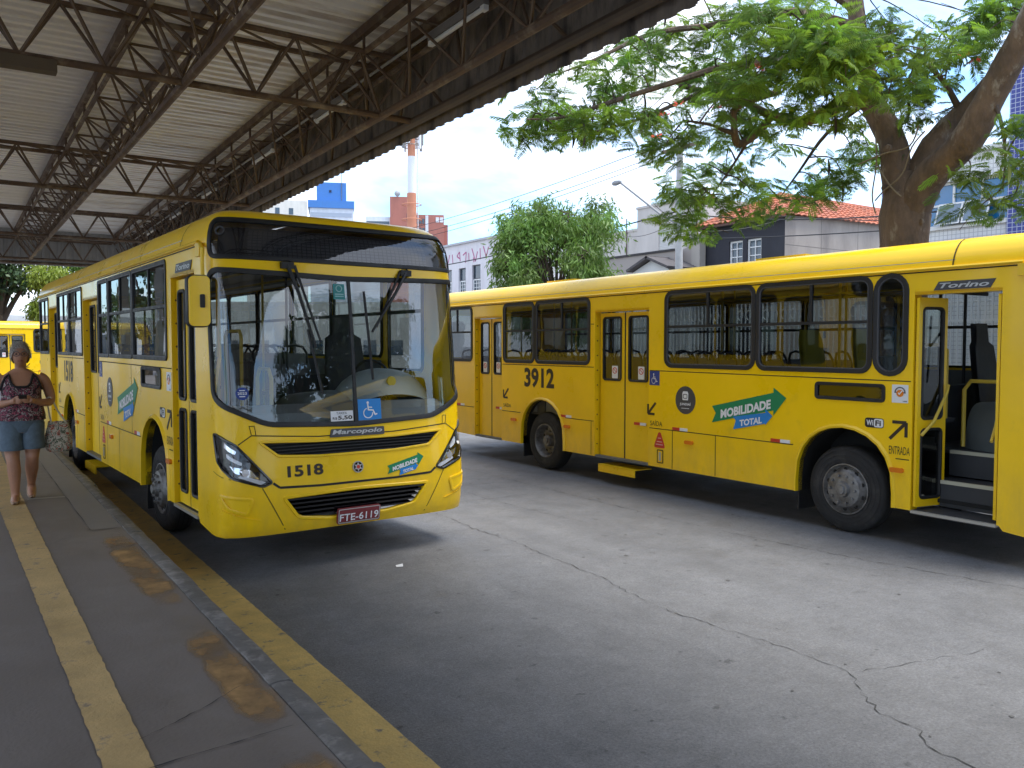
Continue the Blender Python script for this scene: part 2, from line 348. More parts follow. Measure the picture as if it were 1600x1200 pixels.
def make_bus(name, Z, number, opts):
    bus = empty(name)
    def fpos(a, z):
        x, y = plan(a); return Vector((x*lerp(WID, z), Y0+lerp(PROF, z)+y, Z(z)))
    def FM(a, z, d=0.0):
        p = fpos(a, z)
        if d == 0: return p
        e = 0.01; ta = fpos(a+e, z)-fpos(a-e, z); tz = fpos(a, z+e)-fpos(a, z-e); n = ta.cross(tz).normalized(); return p+n*d
    def SM(y, z, d=0.0): return Vector((-W0-d, y, Z(z)))
    def LM(y, z, d=0.0): return Vector((W0+d, y, Z(z)))
    yf = lambda z: Y0+lerp(PROF, z)+DF
    P = lambda mb, nm, m, par=None, sm=35: mb.build(nm, m, par or bus, sm)
    # ---- outlines on the front
    ws = rpoly([(-1.30,2.80),(-1.40,2.70),(-1.41,1.66),(-1.28,1.55),(-0.88,1.365),(0,1.325),(0.88,1.365),(1.28,1.55),(1.41,1.66),(1.40,2.70),(1.30,2.80),(0,2.765)], 0.09)
    dest = rrect(-1.33, 1.33, 2.90, 3.27, 0.07)
    upg = rpoly([(-0.97,1.225),(-0.80,1.085),(-0.4,1.06),(0.4,1.06),(0.80,1.085),(0.97,1.225),(0.4,1.20),(-0.4,1.20)], 0.03)
    lowg = rpoly([(-0.77,0.705),(-0.62,0.50),(-0.30,0.452),(0.30,0.452),(0.62,0.50),(0.77,0.705),(0,0.725)], 0.04)
    hl = lambda s: rpoly([(s*1.44,1.30),(s*1.36,1.305),(s*1.17,1.21),(s*0.86,0.85),(s*0.95,0.815),(s*1.22,0.905),(s*1.39,1.06)], 0.03)
    outer = [(-AMAX, .36), (AMAX, .36), (AMAX, 3.40), (-AMAX, 3.40)]
    zs = sorted(set([z for z, _ in PROF if .36 <= z <= 3.4]+LV))
    outer = [(-AMAX+2*AMAX*i/24, .36) for i in range(24)]+[(AMAX, z) for z in zs]+[(AMAX-2*AMAX*i/24, 3.40) for i in range(1, 24)]+[(-AMAX, z) for z in reversed(zs)]
    holes = [densify(h, 0.08) for h in (ws, dest, upg, lowg, hl(-1), hl(1))]
    ex = []
    for z in [z for z in zs if z > .37 and z < 3.395]+[.58,.73,1.5,1.6,1.7,1.8,1.9,2.2,2.4,2.7,2.82]:
        for i in range(1, 60):
            a = -AMAX+2*AMAX*i/60; ex.append((a, z))
    v, f = cdt(outer, holes, ex)
    P(MB().add([fpos(*p) for p in v], f), 'front_panel', YEL, sm=40)
    # ---- side panels
    G = 3.06
    wins = opts['windows']; doors = [(-1.66, -0.80, 2.80), (3.12, 4.32, 2.79), (6.94, 7.88, 2.79)]; SK = .45
    def arch(yc, hw=0.60, top=1.29):
        pts = [(yc-hw, SK), (yc-hw, .56)]
        for i in range(13):
            a = math.pi-math.pi*i/12; pts.append((yc+(hw)*max(-1, min(1, math.cos(a)*1.0)), .60+(top-.60)*math.sin(a)**0.80))
        pts += [(yc+hw, .56), (yc+hw, SK)]; return pts
    fe = [z for z in zs if z <= G]
    bot = [(yf(.36), .36), (-1.72, .40), (-1.68, .45)]
    bot += [(-1.66, .45), (-1.66, 2.80), (-.80, 2.80), (-.80, .45)]
    bot += arch(0) + [(3.12, .45), (3.12, 2.79), (4.32, 2.79), (4.32, .45)] + arch(5.70) + [(6.94, .45), (6.94, 2.79), (7.88, 2.79), (7.88, .45), (YR, .48)]
    outline = bot + [(YR, G)] + [(yf(z), z) for z in reversed(fe) if z > .36]
    wl_ = [rrect(y0, y1, z0, z1, rr) for (y0, y1, z0, z1, rr) in wins]
    sw = rrect(*opts['small_window'], 0.04)
    side = sheet(SM, outline, wl_+[sw]); P(side, 'side_panel', YEL)
    # belt of separate skirt panels shown by gaps
    def gap(pts, w=0.006, m=SEAM, mf=SM):
        mb = MB()
        for (y0, z0), (y1, z1) in zip(pts, pts[1:]):
            d = Vector((y1-y0, z1-z0)); d.normalize(); n_ = Vector((-d.y, d.x))*w
            mb.add([mf(y0-n_.x, z0-n_.y, .002), mf(y1-n_.x, z1-n_.y, .002), mf(y1+n_.x, z1+n_.y, .002), mf(y0+n_.x, z0+n_.y, .002)], [(0,1,2,3)])
        return P(mb, 'panel_gap', m, sm=0)
    for a in ([( .66,1.02),(3.10,1.02)], [(.66,1.02),(.66,1.03)], [(1.86,1.02),(1.86,.46)], [(2.64,1.02),(2.64,.46)], [(4.34,1.02),(5.06,1.02)], [(6.34,1.02),(6.92,1.02)], [(4.40,1.02),(4.40,.46)], [(-.78,1.0),(-.63,1.0)], [(7.9,1.02),(YR-.02,1.02)], [(-.78,1.86),(3.10,1.88)], [(4.34,1.9),(6.92,1.9)], [(-.62,2.95),(-.62,2.97)], [(1.10,1.86),(1.10,1.02)] if number == '1518' else [(4.34,2.6),(4.42,2.6)]): gap(a)
    for zz, ya, yb in ((1.885, -.75, 3.08), (1.905, 4.36, 6.9), (1.04, .72, 3.08)):
        rv = MB()
        for i in range(int((yb-ya)/.16)): rv.lathe([(-.003, .0), (-.0025, .0055), (0, .006)], 6, 'X', tuple(SM(ya+.16*i, zz, 0)))
        o_ = P(rv, 'rivet_row', YEL2); o_['kind'] = 'stuff'
    # gutter bead and the roof
    gp = [SM(yf(G)+.02, G, .0)]+[SM(y, G, 0) for y in (0, 3, 6, YR-.01)]
    P(MB().tube([p+Vector((-.012,0,.008)) for p in gp], .017, 6), 'gutter', YEL2); gap([(yf(G)+.02, G-.025), (YR-.02, G-.025)], .007)
    P(MB().tube([Vector((-p.x+.012, p.y, p.z+.008)) for p in gp], .017, 6), 'gutter', YEL2)
    rf = MB(); ys = [None, -0.9, 0.5, 2, 4, 6, 8, YR-.12, YR]
    for sgn in (-1, 1):
        rows = []
        for z in LV:
            k = lerp(WID, z); rows.append([Vector((sgn*W0*k, yf(z) if y is None else y, Z(z))) for y in ys])
        rf.grid(rows)
    top = [fpos(-AMAX+2*AMAX*i/24, 3.40) for i in range(25)]+[Vector((W0*.75, y, Z(3.40))) for y in ys[1:]]+[Vector((-W0*.75, y, Z(3.40))) for y in reversed(ys[1:])]
    c = Vector((0, 3.5, Z(3.40)+.05)); o = len(rf.v); rf.v += [tuple(p) for p in top]+[tuple(c+Vector((0,-4.2,0))), tuple(c+Vector((0,5.2,0)))]
    n_ = len(top)
    for i in range(n_):
        j = (i+1) % n_; cc = n_ if (top[i].y+top[j].y)/2 < 3.5 else n_+1
        rf.f.append((o+i, o+j, o+cc))
    i0 = 24+5; rf.f.append((o+24+4, o+n_, o+n_+1)); 
    P(rf, 'roof', YEL, sm=40)
    for yy in (1.2, 6.0): P(MB().box((-.38, yy, Z(3.40)+.03), (.38, yy+.8, Z(3.40)+.10)), 'roof_hatch', YEL2)
    # roof joint behind the front cap
    row = []
    for z in LV: row.append((W0*lerp(WID, z), Z(z)))
    for sgn in (-1, 1):
        P(MB().grid([[Vector((sgn*(x+.004), -1.19, z+.002)) for x, z in row], [Vector((sgn*(x+.004), -1.175, z+.002)) for x, z in row]]), 'roof_joint', SEAM)
    # rear wall, left side
    rl = [(-W0, Z(.5)), (W0, Z(.5))]+[(W0*lerp(WID, z), Z(z)) for z in LV]+[(-W0*lerp(WID, z), Z(z)) for z in reversed(LV)]
    rw = rrect(-1.0, 1.0, Z(2.0), Z(2.9), .1)
    P(sheet(lambda a, b, d=0: Vector((a, YR+d, b)), rl, [rw]), 'rear_panel', YEL)
    P(sheet(lambda a, b, d=0: Vector((a, YR-.02+d, b)), rw), 'rear_window', GLASS)
    lw_ = [rrect(-1.55, -.72, 1.80, 2.92, .08)]+[rrect(-.55+1.5*i, .87+1.5*i, 1.95, 3.0, .1) for i in range(6)]
    lo = [(yf(.36), .36), (-.65, .45)]+arch(0)+arch(5.70)+[(YR, .48), (YR, G)]+[(yf(z), z) for z in reversed(fe) if z > .36]
    P(sheet(LM, lo, lw_), 'side_panel', YEL)
    for h in lw_:
        w = P(ring(LM, h, .03, .012, -.02, .012), 'window', BLK); P(sheet(LM, h, d=-.012), 'pane', GLASS, w)
        yy = [p[0] for p in h]
        P(MB().box((W0-.03, min(yy), Z(2.48)), (W0+.006, max(yy), Z(2.52))), 'rail', BLK, w)
    # ---- windows of the near side
    for h, (y0, y1, z0, z1, rr) in zip(wl_, wins):
        wd = .042 if number != '1518' else .03
        w = P(ring(SM, h, wd, .012, -.02, .014), 'window', BLK)
        P(ring(SM, offset(h, -wd), .010, .004, -.01, .012), 'inner_trim', GREYL, w)
        P(sheet(SM, h, d=-.012), 'pane', GLASS, w)
        if y1-y0 > .6:
            P(MB().box((-W0-.006, y0+.02, Z(2.505)), (-W0+.03, y1-.02, Z(2.54))), 'rail', BLK, w)
            ym = (y0+y1)/2
            if y1-y0 > 1.0: P(MB().box((-W0-.002, ym-.018, Z(2.53)), (-W0+.025, ym+.018, Z(z1-.03))), 'mullion', BLK, w)
    w = P(ring(SM, sw, .03, .01, -.02, .014), 'display_window', BLK); P(sheet(SM, sw, d=-.01), 'pane', GLASS, w)
    y0, y1, z0, z1 = opts['small_window']; P(MB().box((-W0+.02, y0-.02, Z(z0-.02)), (-W0+.10, y1+.02, Z(z1+.02))), 'display_box', mat('display_back', (0.16, 0.13, 0.02), 0.7), w)
    # ---- doors
    def leaf(y0, y1, panes, x=-W0+.10, hinge=None, ang=0, low=.47, high=2.77):
        """one door leaf with framed panes, in its own plane"""
        org = Vector((x, hinge if hinge is not None else y0, 0)); ca, sa = math.cos(ang), math.sin(ang)
        def DM(y, z, d=0.0):
            yy = y-org.y; return Vector((org.x-d*ca+yy*sa, org.y+yy*ca+d*sa*0+0, Z(z))) if ang else Vector((org.x-d, y, Z(z)))
        hs = [rrect(y0+.075, y1-.075, a, b, .05) for a, b in panes]
        out = rrect(y0+.006, y1-.006, low, high, .012, 2)
        mb = sheet(DM, out, hs, d=.012); mb2 = sheet(DM, out, hs, d=-.022); mb.add(mb2.v, mb2.f)
        mb.grid([[DM(p[0], p[1], .012) for p in out], [DM(p[0], p[1], -.022) for p in out]], True)
        lf = P(mb, 'door_leaf', YEL2)
        for h in hs:
            P(ring(DM, h, .02, .012, -.01, .026), 'pane_seal', BLK, lf); P(sheet(DM, h, d=0.0), 'pane', GLASS, lf)
        return lf, DM
    def jambs(y0, y1, top):
        for yy, s_ in ((y0, 1), (y1, -1)):
            mb = MB(); mb.add([(-W0, yy, Z(.45)), (-W0+.13, yy, Z(.45)), (-W0+.13, yy, Z(top)), (-W0, yy, Z(top))], [(0,1,2,3)])
            j = P(mb, 'door_jamb', YEL2, sm=0)
            bl = MB()
            for i in range(9): bl.lathe([(0, .012), (s_*.008, .010), (s_*.008, 0)], 6, 'Y', (-W0+.05, yy+s_*.002, Z(.65+i*.24)))
            P(bl, 'bolt', mat('rust_bolt', (.14, .05, .02), .8), j)
        P(MB().box((-W0, y0, Z(top)-.002), (-W0+.13, y1, Z(top)+.03)), 'door_header', YEL2)
    for (a, b, top) in doors: jambs(a, b, top)
    for (a, b) in ((3.12, 4.32), (6.94, 7.88)):
        aa, bb = a+.03, b-.03; m_ = (aa+bb)/2
        for q0, q1 in ((aa, m_-.01), (m_+.01, bb)):
            lf, DM = leaf(q0, q1, [(1.70, 2.70)])
            if opts.get('near'):
                st = P(slab(DM, rrect(q0+.16, q0+.29, 1.73, 1.93, .01, 2), .004, .008), 'sticker', WHITE, lf)
                P(ring(DM, [( (q0+.225)+.045*math.cos(t*.5236), 1.855+.045*math.sin(t*.5236)) for t in range(12)], .006, .006, .008, .011), 'prohibition_mark', REDP, lf)
                P(slab(DM, [(q0+.19, 1.82), (q0+.26, 1.885), (q0+.255, 1.892), (q0+.185, 1.827)], .008, .0112), 'prohibition_mark', REDP, lf)
        P(MB().box((-W0+.09, m_-.012, Z(.47)), (-W0+.112, m_+.012, Z(2.77))), 'door_seal', BLK)
        P(MB().box((-W0+.005, a+.01, Z(.44)), (-W0+.14, b-.01, Z(.475))), 'door_sill', GREYP)
    P(MB().box((-W0-.04, 3.36, Z(.33)), (-W0+.3, 4.18, Z(.335)+.012)).box((-W0-.04, 3.36, Z(.33)-.10), (-W0-.025, 4.18, Z(.33)+.012)), 'folding_step', YEL2)
    if opts['door_open']:
        for hy, s_, x_in in ((-.83, 1, 0), (-1.63, -1, 0)):
            # folded leaf pair standing across the opening
            def DMo(u, z, d=0.0, hy=hy, s_=s_): 
                return Vector((-W0+.02+u*.97, hy - s_*(u*.18) + d*s_*-1, Z(z)))
            hs = [rrect(.06, .36, 1.45, 2.66, .05), rrect(.06, .36, .58, 1.34, .05)]; out = rrect(.0, .42, .49, 2.77, .012, 2)
            mb = sheet(DMo, out, hs, d=.014); q = sheet(DMo, out, hs, d=-.014); mb.add(q.v, q.f); mb.grid([[DMo(p[0], p[1], .014) for p in out], [DMo(p[0], p[1], -.014) for p in out]], True)
            lf = P(mb, 'door_leaf', YEL2)
            for h in hs: P(ring(DMo, h, .018, .012, -.024, .024), 'pane_seal', BLK, lf); P(sheet(DMo, h, d=0), 'pane', GLASS, lf)
            P(MB().tube([DMo(.02, 1.28, .05), DMo(.18, 1.42, .06), DMo(.36, 1.72, .06), DMo(.40, 1.82, .05)], .016, 8), 'grab_bar', YPOLE, lf)
    else:
        aa, bb = -1.63, -.83; m_ = (aa+bb)/2
        for q0, q1 in ((aa, m_-.006), (m_+.006, bb)): leaf(q0, q1, [(1.55, 2.66), (.60, 1.45)], x=-W0+.06)
        P(MB().box((-W0+.05, m_-.008, Z(.47)), (-W0+.07, m_+.008, Z(2.77))), 'door_seal', BLK)
    P(MB().box((-W0-.01, -1.655, Z(.425)), (-W0+.06, -.805, Z(.455))), 'door_sill', mat('sill_alloy', (.45, .43, .38), .4, metal=.5))
    # arch lips
    for yc in (0, 5.70):
        lip = arch(yc); lip2 = [Vector(p) for p in lip]
        o_ = [(yc+(p[0]-yc)*1.065, .45+(p[1]-.45)*1.055) for p in lip]
        mb = MB().grid([[SM(p[0], p[1], -.10) for p in lip], [SM(p[0], p[1], .022) for p in lip], [SM(p[0], p[1], .026) for p in [((a[0]+b[0])/2, (a[1]+b[1])/2) for a, b in zip(lip, o_)]], [SM(p[0], p[1], .001) for p in o_]])
        P(mb, 'arch_lip', YEL2)
        for sgn in (-1, 1):
            well = MB(); lp = arch(yc, .60, 1.29)
            well.grid([[Vector((sgn*(W0-.03), p[0], Z(p[1]))) for p in lp], [Vector((sgn*(W0-.55), p[0], Z(p[1]))) for p in lp]])
            v, f = cdt(lp); well.add([(sgn*(W0-.55), p[0], Z(p[1])) for p in v], f)
            P(well, 'wheel_well', DARK)
            P(MB().box((sgn*(W0-.06)-.14 if sgn > 0 else -W0+.05, yc+.60, .16), (sgn*(W0-.06)+.0 if sgn > 0 else -W0+.36, yc+.62, Z(.6))), 'mudflap', BLK)
    # ---- underbody, floor, ceiling
    P(MB().box((-.95, -1.9, Z(.52)), (.95, -.75, Z(.56))).box((-1.1, .7, Z(.55)), (1.1, 5.0, Z(.75))).box((-1.1, 6.4, Z(.55)), (1.1, 9.1, Z(.75))).box((-.45, -2.0, .42), (.45, 9.0, .62)), 'chassis', DARK)
    P(MB().box((-W0+.14, .75, Z(1.0)), (W0-.02, 9.2, Z(1.04))).box((-.4, -2.0, Z(1.0)), (W0-.02, .75, Z(1.04))).box((-W0+.02, -.78, Z(1.38)), (-.4, .75, Z(1.42))), 'floor', DGREY)
    P(MB().box((-1.0, -1.3, Z(3.14)), (1.0, 9.15, Z(3.16))).box((-W0+.02, -1.2, Z(2.99)+.03), (-1.0, 9.15, Z(3.15))).box((1.0, -1.2, Z(2.99)+.03), (W0-.02, 9.15, Z(3.15))), 'ceiling', LINER)
    P(MB().box((-W0+.16, .75, Z(1.0)), (-W0+.17, 3.05, Z(1.90))).box((-W0+.16, 4.4, Z(1.0)), (-W0+.17, 6.85, Z(1.90))).box((W0-.06, -.6, Z(1.0)), (W0-.05, 9.15, Z(1.92))).box((-W0+.1, 9.15, Z(1.0)), (W0-.05, 9.16, Z(1.98))), 'wall_lining', GREYP)
    # entrance steps
    st = MB()
    for i, (z0, xx) in enumerate(((.46, .0), (.76, .34), (1.06, .68))): st.box((-W0+.03+xx, -1.64, Z(z0)-(.05 if i == 0 else .27)), (-W0+.40+xx+(.5 if i == 2 else 0), -.82, Z(z0)))
    s_ = P(st, 'entrance_step', DGREY)
    tr = MB()
    for z0, xx in ((.76, .34), (1.06, .68)): tr.box((-W0+.02+xx, -1.63, Z(z0)-.03), (-W0+.06+xx, -.83, Z(z0)+.006))
    P(tr, 'step_nosing', mat('nosing', (.5, .48, .36), .5), s_)
    # ---- seats
    seat_meshes = {}
    def seat(x, y, yaw=0, col=GREYP):
        if 'b' not in seat_meshes:
            rows = []
            for i, (z, yy, hw) in enumerate(((.40,.20,.19),(.55,.225,.20),(.75,.25,.205),(.90,.28,.19),(.95,.29,.14))):
                rows.append([Vector((hw*t, yy+.02*(1-abs(t))**1, z)) for t in (-1,-.6,0,.6,1)])
            mb = MB().grid(rows); rows2 = [[p+Vector((0,.045,0)) for p in r_] for r_ in rows]; mb.grid(rows2)
            edge = lambda rr: [r_[0] for r_ in rr]+rr[-1][1:]+[r_[-1] for r_ in reversed(rr[:-1])]
            mb.grid([edge(rows), edge(rows2)])
            seat_meshes['b'] = mb.mesh('backrest')
            seat_meshes['c'] = MB().tube([(-.2,-.02,.42),(-.2,-.02,.44),(.2,-.02,.44),(.2,-.02,.42)], .03, 6).box((-.21,-.20,.40),(.21,.22,.45)).box((-.17,-.12,.0),(-.13,.1,.40)).box((.13,-.12,.0),(.17,.1,.40)).mesh('seat')
            seat_meshes['h'] = MB().tube([(-.17,.27,.80),(-.18,.30,.95),(-.13,.32,1.04),(0,.325,1.07),(.13,.32,1.04),(.18,.30,.95),(.17,.27,.80)], .019, 8).mesh('handle')
        s = link('seat', seat_meshes['c'], DGREY, bus); s.location = (x, y, Z(1.04)); s.rotation_euler = (0, 0, yaw)
        b_ = link('backrest', seat_meshes['b'], None, s); 
        if not seat_meshes['b'].materials: seat_meshes['b'].materials.append(col)
        h_ = link('handle', seat_meshes['h'], BLK, s)
        return s
    for i in range(10):
        y = 1.25+i*.78
        for x in (-.98, -.55, .55, .98):
            if x < 0 and (2.9 < y < 4.55 or 6.75 < y < 8.1): continue
            if x < -.6 and y < .9: continue
            seat(x, y)
    # priority seats are yellow
    for (x, y) in ((-.9, -.25), (-.9, .45)):
        mb = MB().box((x-.2, y-.2, Z(1.42)+.36), (x+.2, y+.2, Z(1.42)+.42)); 
        rows = [[Vector((x+hw*t, y+yy, Z(1.42)+z)) for t in (-1,-.5,0,.5,1)] for z, yy, hw in ((.40,.18,.2),(.6,.21,.21),(.85,.25,.2),(.98,.27,.15))]
        mb.grid(rows).grid([[p+Vector((0,.05,0)) for p in r_] for r_ in rows]); P(mb, 'priority_seat', mat('seat_yellow', (.52,.45,.05), .6))
    # poles
    pl = []
    for y in (.7, 2.6, 4.5, 6.6, 8.3):
        pl.append(MB().tube([(-.36, y, Z(1.04)), (-.36, y, Z(3.13))], .017, 8)); pl.append(MB().tube([(.36, y+.4, Z(1.04)), (.36, y+.4, Z(3.13))], .017, 8))
    for mb in pl: P(mb, 'pole', YPOLE)
    for x in (-.36, .36): P(MB().tube([(x, -.6, Z(2.93)), (x, 9.0, Z(2.93))], .016, 8), 'ceiling_rail', YPOLE)
    P(MB().tube([(-.55,-.75,Z(1.42)),(-.55,-.75,Z(2.2)),(-.55,-.70,Z(2.26)),(-.55,-.25,Z(2.26)),(-.55,-.20,Z(2.2)),(-.55,-.2,Z(1.42))], .02, 8), 'guard_rail', YPOLE)
    P(MB().tube([(-.42,-1.3,Z(1.1)),(-.42,-1.3,Z(1.75)),(-.42,-1.22,Z(1.85)),(-.42,-.95,Z(1.85)),(-.42,-.88,Z(1.75)),(-.42,-.88,Z(1.1))], .022, 8), 'guard_rail', YPOLE)
    P(MB().tube([(-W0+.1,-1.72,Z(1.0)),(-W0+.12,-1.8,Z(1.6)),(-W0+.2,-1.75,Z(2.0)),(-W0+.2,-1.7,Z(2.75))], .018, 8), 'grab_bar', YPOLE)
    # turnstile behind the entrance
    tn = MB().box((-.50,-.2,Z(1.42)),(-.38,.15,Z(2.12)))
    for k in range(4): tn.tube([(-.44,0,Z(2.0)), (-.44+.38*math.cos(k*1.57+.5), .38*math.sin(k*1.57+.5), Z(1.9))], .016, 6)
    P(tn, 'turnstile', GREYP)
    # partition behind the driver
    P(MB().box((.12,-.30,Z(1.04)),(W0-.06,-.27,Z(1.75))), 'driver_partition', DGREY)
    P(MB().box((.14,-.30,Z(1.77)),(.16,-.27,Z(2.95))).box((.7,-.30,Z(1.77)),(.72,-.27,Z(2.95))).box((.12,-.30,Z(2.9)),(W0-.06,-.27,Z(2.95))), 'partition_frame', DGREY)
    # dashboard, engine cover, driver seat, steering wheel
    db = MB(); rows = []
    for (dz, dy) in ((1.00,.30),(1.36,.10),(1.46,.13),(1.52,.30),(1.52,.52),(1.38,.60),(1.0,.62)):
        rows.append([Vector((plan(a)[0]*.93, Y0+.06+plan(a)[1]*.9+dy, Z(dz))) for a in [-1.25+2.5*i/20 for i in range(21)]])
    P(db.grid(rows), 'dashboard', mat('dash_grey', (.16,.168,.175), .6, var=.1, vscale=6))
    ec = MB(); rows = []
    for j in range(9):
        t = j/8; rows.append([Vector((.05+(.50-.17*max(0, t-.6)/.4)*math.copysign(abs(math.cos(a))**.75, math.cos(a)), -1.98+t*1.15, Z(1.04)+(.62-.10*t)*math.sin(a)**.75*min(1, .72+t*1.6))) for a in [math.pi*i/16 for i in range(17)]])
    ec.grid(rows); cc = rows[0]; o = len(ec.v); ec.v += [tuple(p) for p in cc]; ec.f.append(tuple(range(o, o+17)))
    cc = rows[-1]; o = len(ec.v); ec.v += [tuple(p) for p in cc]; ec.f.append(tuple(range(o, o+17)))
    P(ec, 'engine_cover', mat('cover_grey', (.13,.15,.155), .5, var=.1, vscale=4))
    pod = MB(); rows = []
    for j in range(8):
        t = j/7; r_ = math.sin(math.pi*(.12+.76*t)); rows.append([Vector((.66+.56*math.cos(a)*(.6+.4*r_), -2.02+.66*t, Z(1.42)+.44*math.sin(a)**.8*r_)) for a in [math.pi*i/14 for i in range(15)]])
    P(pod.grid(rows), 'instrument_pod', mat('pod_grey', (.24,.27,.275), .45))
    P(MB().tube([(.80+.23*math.cos(t), -1.22+.10*math.sin(t)*.6, Z(1.72)+.21*math.sin(t)) for t in [2*math.pi*i/24 for i in range(25)]], .016, 6, False).tube([(.80,-1.22,Z(1.72)),(.80,-1.6,Z(1.5))], .025, 6).box((.58,-1.235,Z(1.71)),(1.02,-1.215,Z(1.73))), 'steering_wheel', BLK)
    rows = [[Vector((.80+hw*t, -.75+yy, Z(1.04)+z)) for t in (-1,-.5,0,.5,1)] for z, yy, hw in ((.45,.18,.24),(.8,.22,.25),(1.15,.27,.22),(1.2,.29,.14),(1.42,.31,.13))]
    P(MB().grid(rows).grid([[p+Vector((0,.07,0)) for p in r_] for r_ in rows]).box((.55,-1.0,Z(1.04)+.38),(1.05,-.55,Z(1.04)+.47)).box((.65,-.9,Z(1.04)),(.95,-.65,Z(1.04)+.4)), 'driver_seat', DGREY)
    P(MB().lathe([(-.02,0),(-.02,.05),(0,.055),(.012,.04),(.012,.02),(.02,.0)], 14, 'Y', (.66,-1.93,Z(1.72))), 'gauge', YPOLE)
    # ---- windscreen
    wr = P(ring(FM, ws, .035, .012, -.012, .014, .06), 'windscreen_seal', BLK)
    P(sheet(FM, ws, d=-.004, step=.07), 'windscreen', WGLASS, wr)
    P(slab(FM, [(-.016,1.34),(.016,1.34),(.016,2.76),(-.016,2.76)], -.006, .012, .1), 'divider', BLK, wr)
    # destination sign
    dr = P(ring(FM, dest, .03, .012, -.012, .012, .06), 'sign_seal', BLK)
    P(sheet(FM, dest, d=-.003, step=.08), 'sign_glass', SGLASS, dr)
    P(sheet(FM, rrect(-1.31,1.31,2.91,3.26,.05), d=-.09, step=.09), 'sign_back', mat('sign_back', (.02,.02,.022), .7), dr)
    led = MB()
    for i in range(40):
        for j in range(9):
            a = -.95+i*.0487; z = 2.95+j*.031; q = sheet(FM, [(a,z),(a+.040,z),(a+.040,z+.024),(a,z+.024)], d=-.085); led.add(q.v, q.f)
    P(led, 'led_matrix', mat('led_off', (.07,.07,.072), .5), dr)
    for s_ in (-1, 1): P(ring(FM, [(s_*1.22+.04*math.cos(t*.5236), 3.15+.04*math.sin(t*.5236)) for t in range(12)], .012, .004, -.003, .008), 'clearance_lamp', GREYL, dr)
    # wipers
    for s_, piv, knee, b0, b1 in ((-1, (-.62,2.85), (-.40,2.08), (-.46,2.25), (-.345,1.64)), (1, (.64,2.84), (.20,2.23), (.145,2.63), (.19,1.76))):
        w = P(MB().tube([FM(*piv,.03), FM(piv[0]-.35*(piv[0]-knee[0]), piv[1]-.35*(piv[1]-knee[1]), .07), FM(*knee,.055)], [.02,.016,.013], 6).tube([FM(piv[0]+.07*(1 if s_ < 0 else -1), piv[1], .03), FM(knee[0]+.05, knee[1]+.05, .06)], [.014,.010], 6), 'wiper', BLK)
        P(MB().tube([FM(b0[0]+(b1[0]-b0[0])*t, b0[1]+(b1[1]-b0[1])*t, .03) for t in [i/8 for i in range(9)]], .014, 5), 'wiper_blade', BLK, w)
        P(MB().lathe([(0,.05),(.05,.045),(.06,.0)], 10, 'Y', tuple(FM(*piv,.02))).obox(FM(*piv,.015), (.06,.03,.03), (1,0,0), (0,1,0), (0,0,1)), 'wiper_mount', BLK, w)
    # grilles
    g = P(ring(FM, upg, .012, .012, -.02, .012, .06), 'grille_frame', YEL2)
    P(sheet(FM, upg, d=-.05, step=.1), 'grille_back', DARK, g)
    for k in range(5):
        z = 1.075+k*.029; hw = .80+.17*k/5
        P(slab(FM, [(-hw,z),(hw,z),(hw,z+.009),(-hw,z+.009)], -.045, -.012, .1), 'slat', BLK, g)
    g = P(ring(FM, lowg, .018, .014, -.03, .012, .06), 'grille_frame', YEL2)
    P(sheet(FM, lowg, d=-.12, step=.1), 'grille_back', DARK, g)
    for k in range(5):
        z = .50+k*.042; hw = .585+.17*(z-.5)/.2
        P(slab(FM, [(-hw,z),(hw,z),(hw,z+.016),(-hw,z+.016)], -.11, -.006, .1), 'slat', BLKG, g)
    # seams of the front lid and bumper
    def fgap(pts, w=.006, m=SEAM):
        mb = MB()
        for p, q in zip(pts, pts[1:]):
            n_ = max(1, int((Vector(q)-Vector(p)).length/.08)); d = (Vector(q)-Vector(p)).normalized(); nn = Vector((-d.y, d.x))*w
            for i in range(n_):
                A = Vector(p).lerp(Vector(q), i/n_); B = Vector(p).lerp(Vector(q), (i+1)/n_)
                mb.add([FM(A.x-nn.x, A.y-nn.y, .003), FM(B.x-nn.x, B.y-nn.y, .003), FM(B.x+nn.x, B.y+nn.y, .003), FM(A.x+nn.x, A.y+nn.y, .003)], [(0,1,2,3)])
        P(mb, 'panel_gap', m, sm=0)
    fgap([(-1.15,1.205),(-1.03,1.285),(-.4,1.242),(.4,1.242),(1.03,1.285),(1.15,1.205)], .005)
    fgap([(-.86,.845),(-.80,.80),(-.4,.785),(.4,.785),(.80,.80),(.86,.845)], .011, BLK)
    for s_ in (-1, 1):
        fgap([(s_*.96,.81),(s_*.74,.40)], .004); fgap([(s_*1.03,1.29),(s_*1.045,1.37),(s_*1.0,1.37),(s_*.99,1.29)], .003); fgap([(s_*1.5,.955),(s_*1.23,.90)], .003)
        # recessed fog-lamp cheek
        ck = rpoly([(s_*1.36,.755),(s_*1.04,.715),(s_*1.09,.57),(s_*1.26,.63)], .03); P(ring(FM, ck, .02, .012, -.004, .012, .05), 'cheek_rim', YEL)
        P(slab(FM, rpoly([(s_*1.26,.735),(s_*1.06,.71),(s_*1.10,.585),(s_*1.22,.63)], .02), -.002, .006, .05), 'cheek', YEL2)
        P(slab(FM, rpoly([(s_*1.33,.63),(s_*1.10,.545),(s_*.97,.515),(s_*1.15,.56)], .01), -.002, .010, .05), 'cheek_crease', YEL)
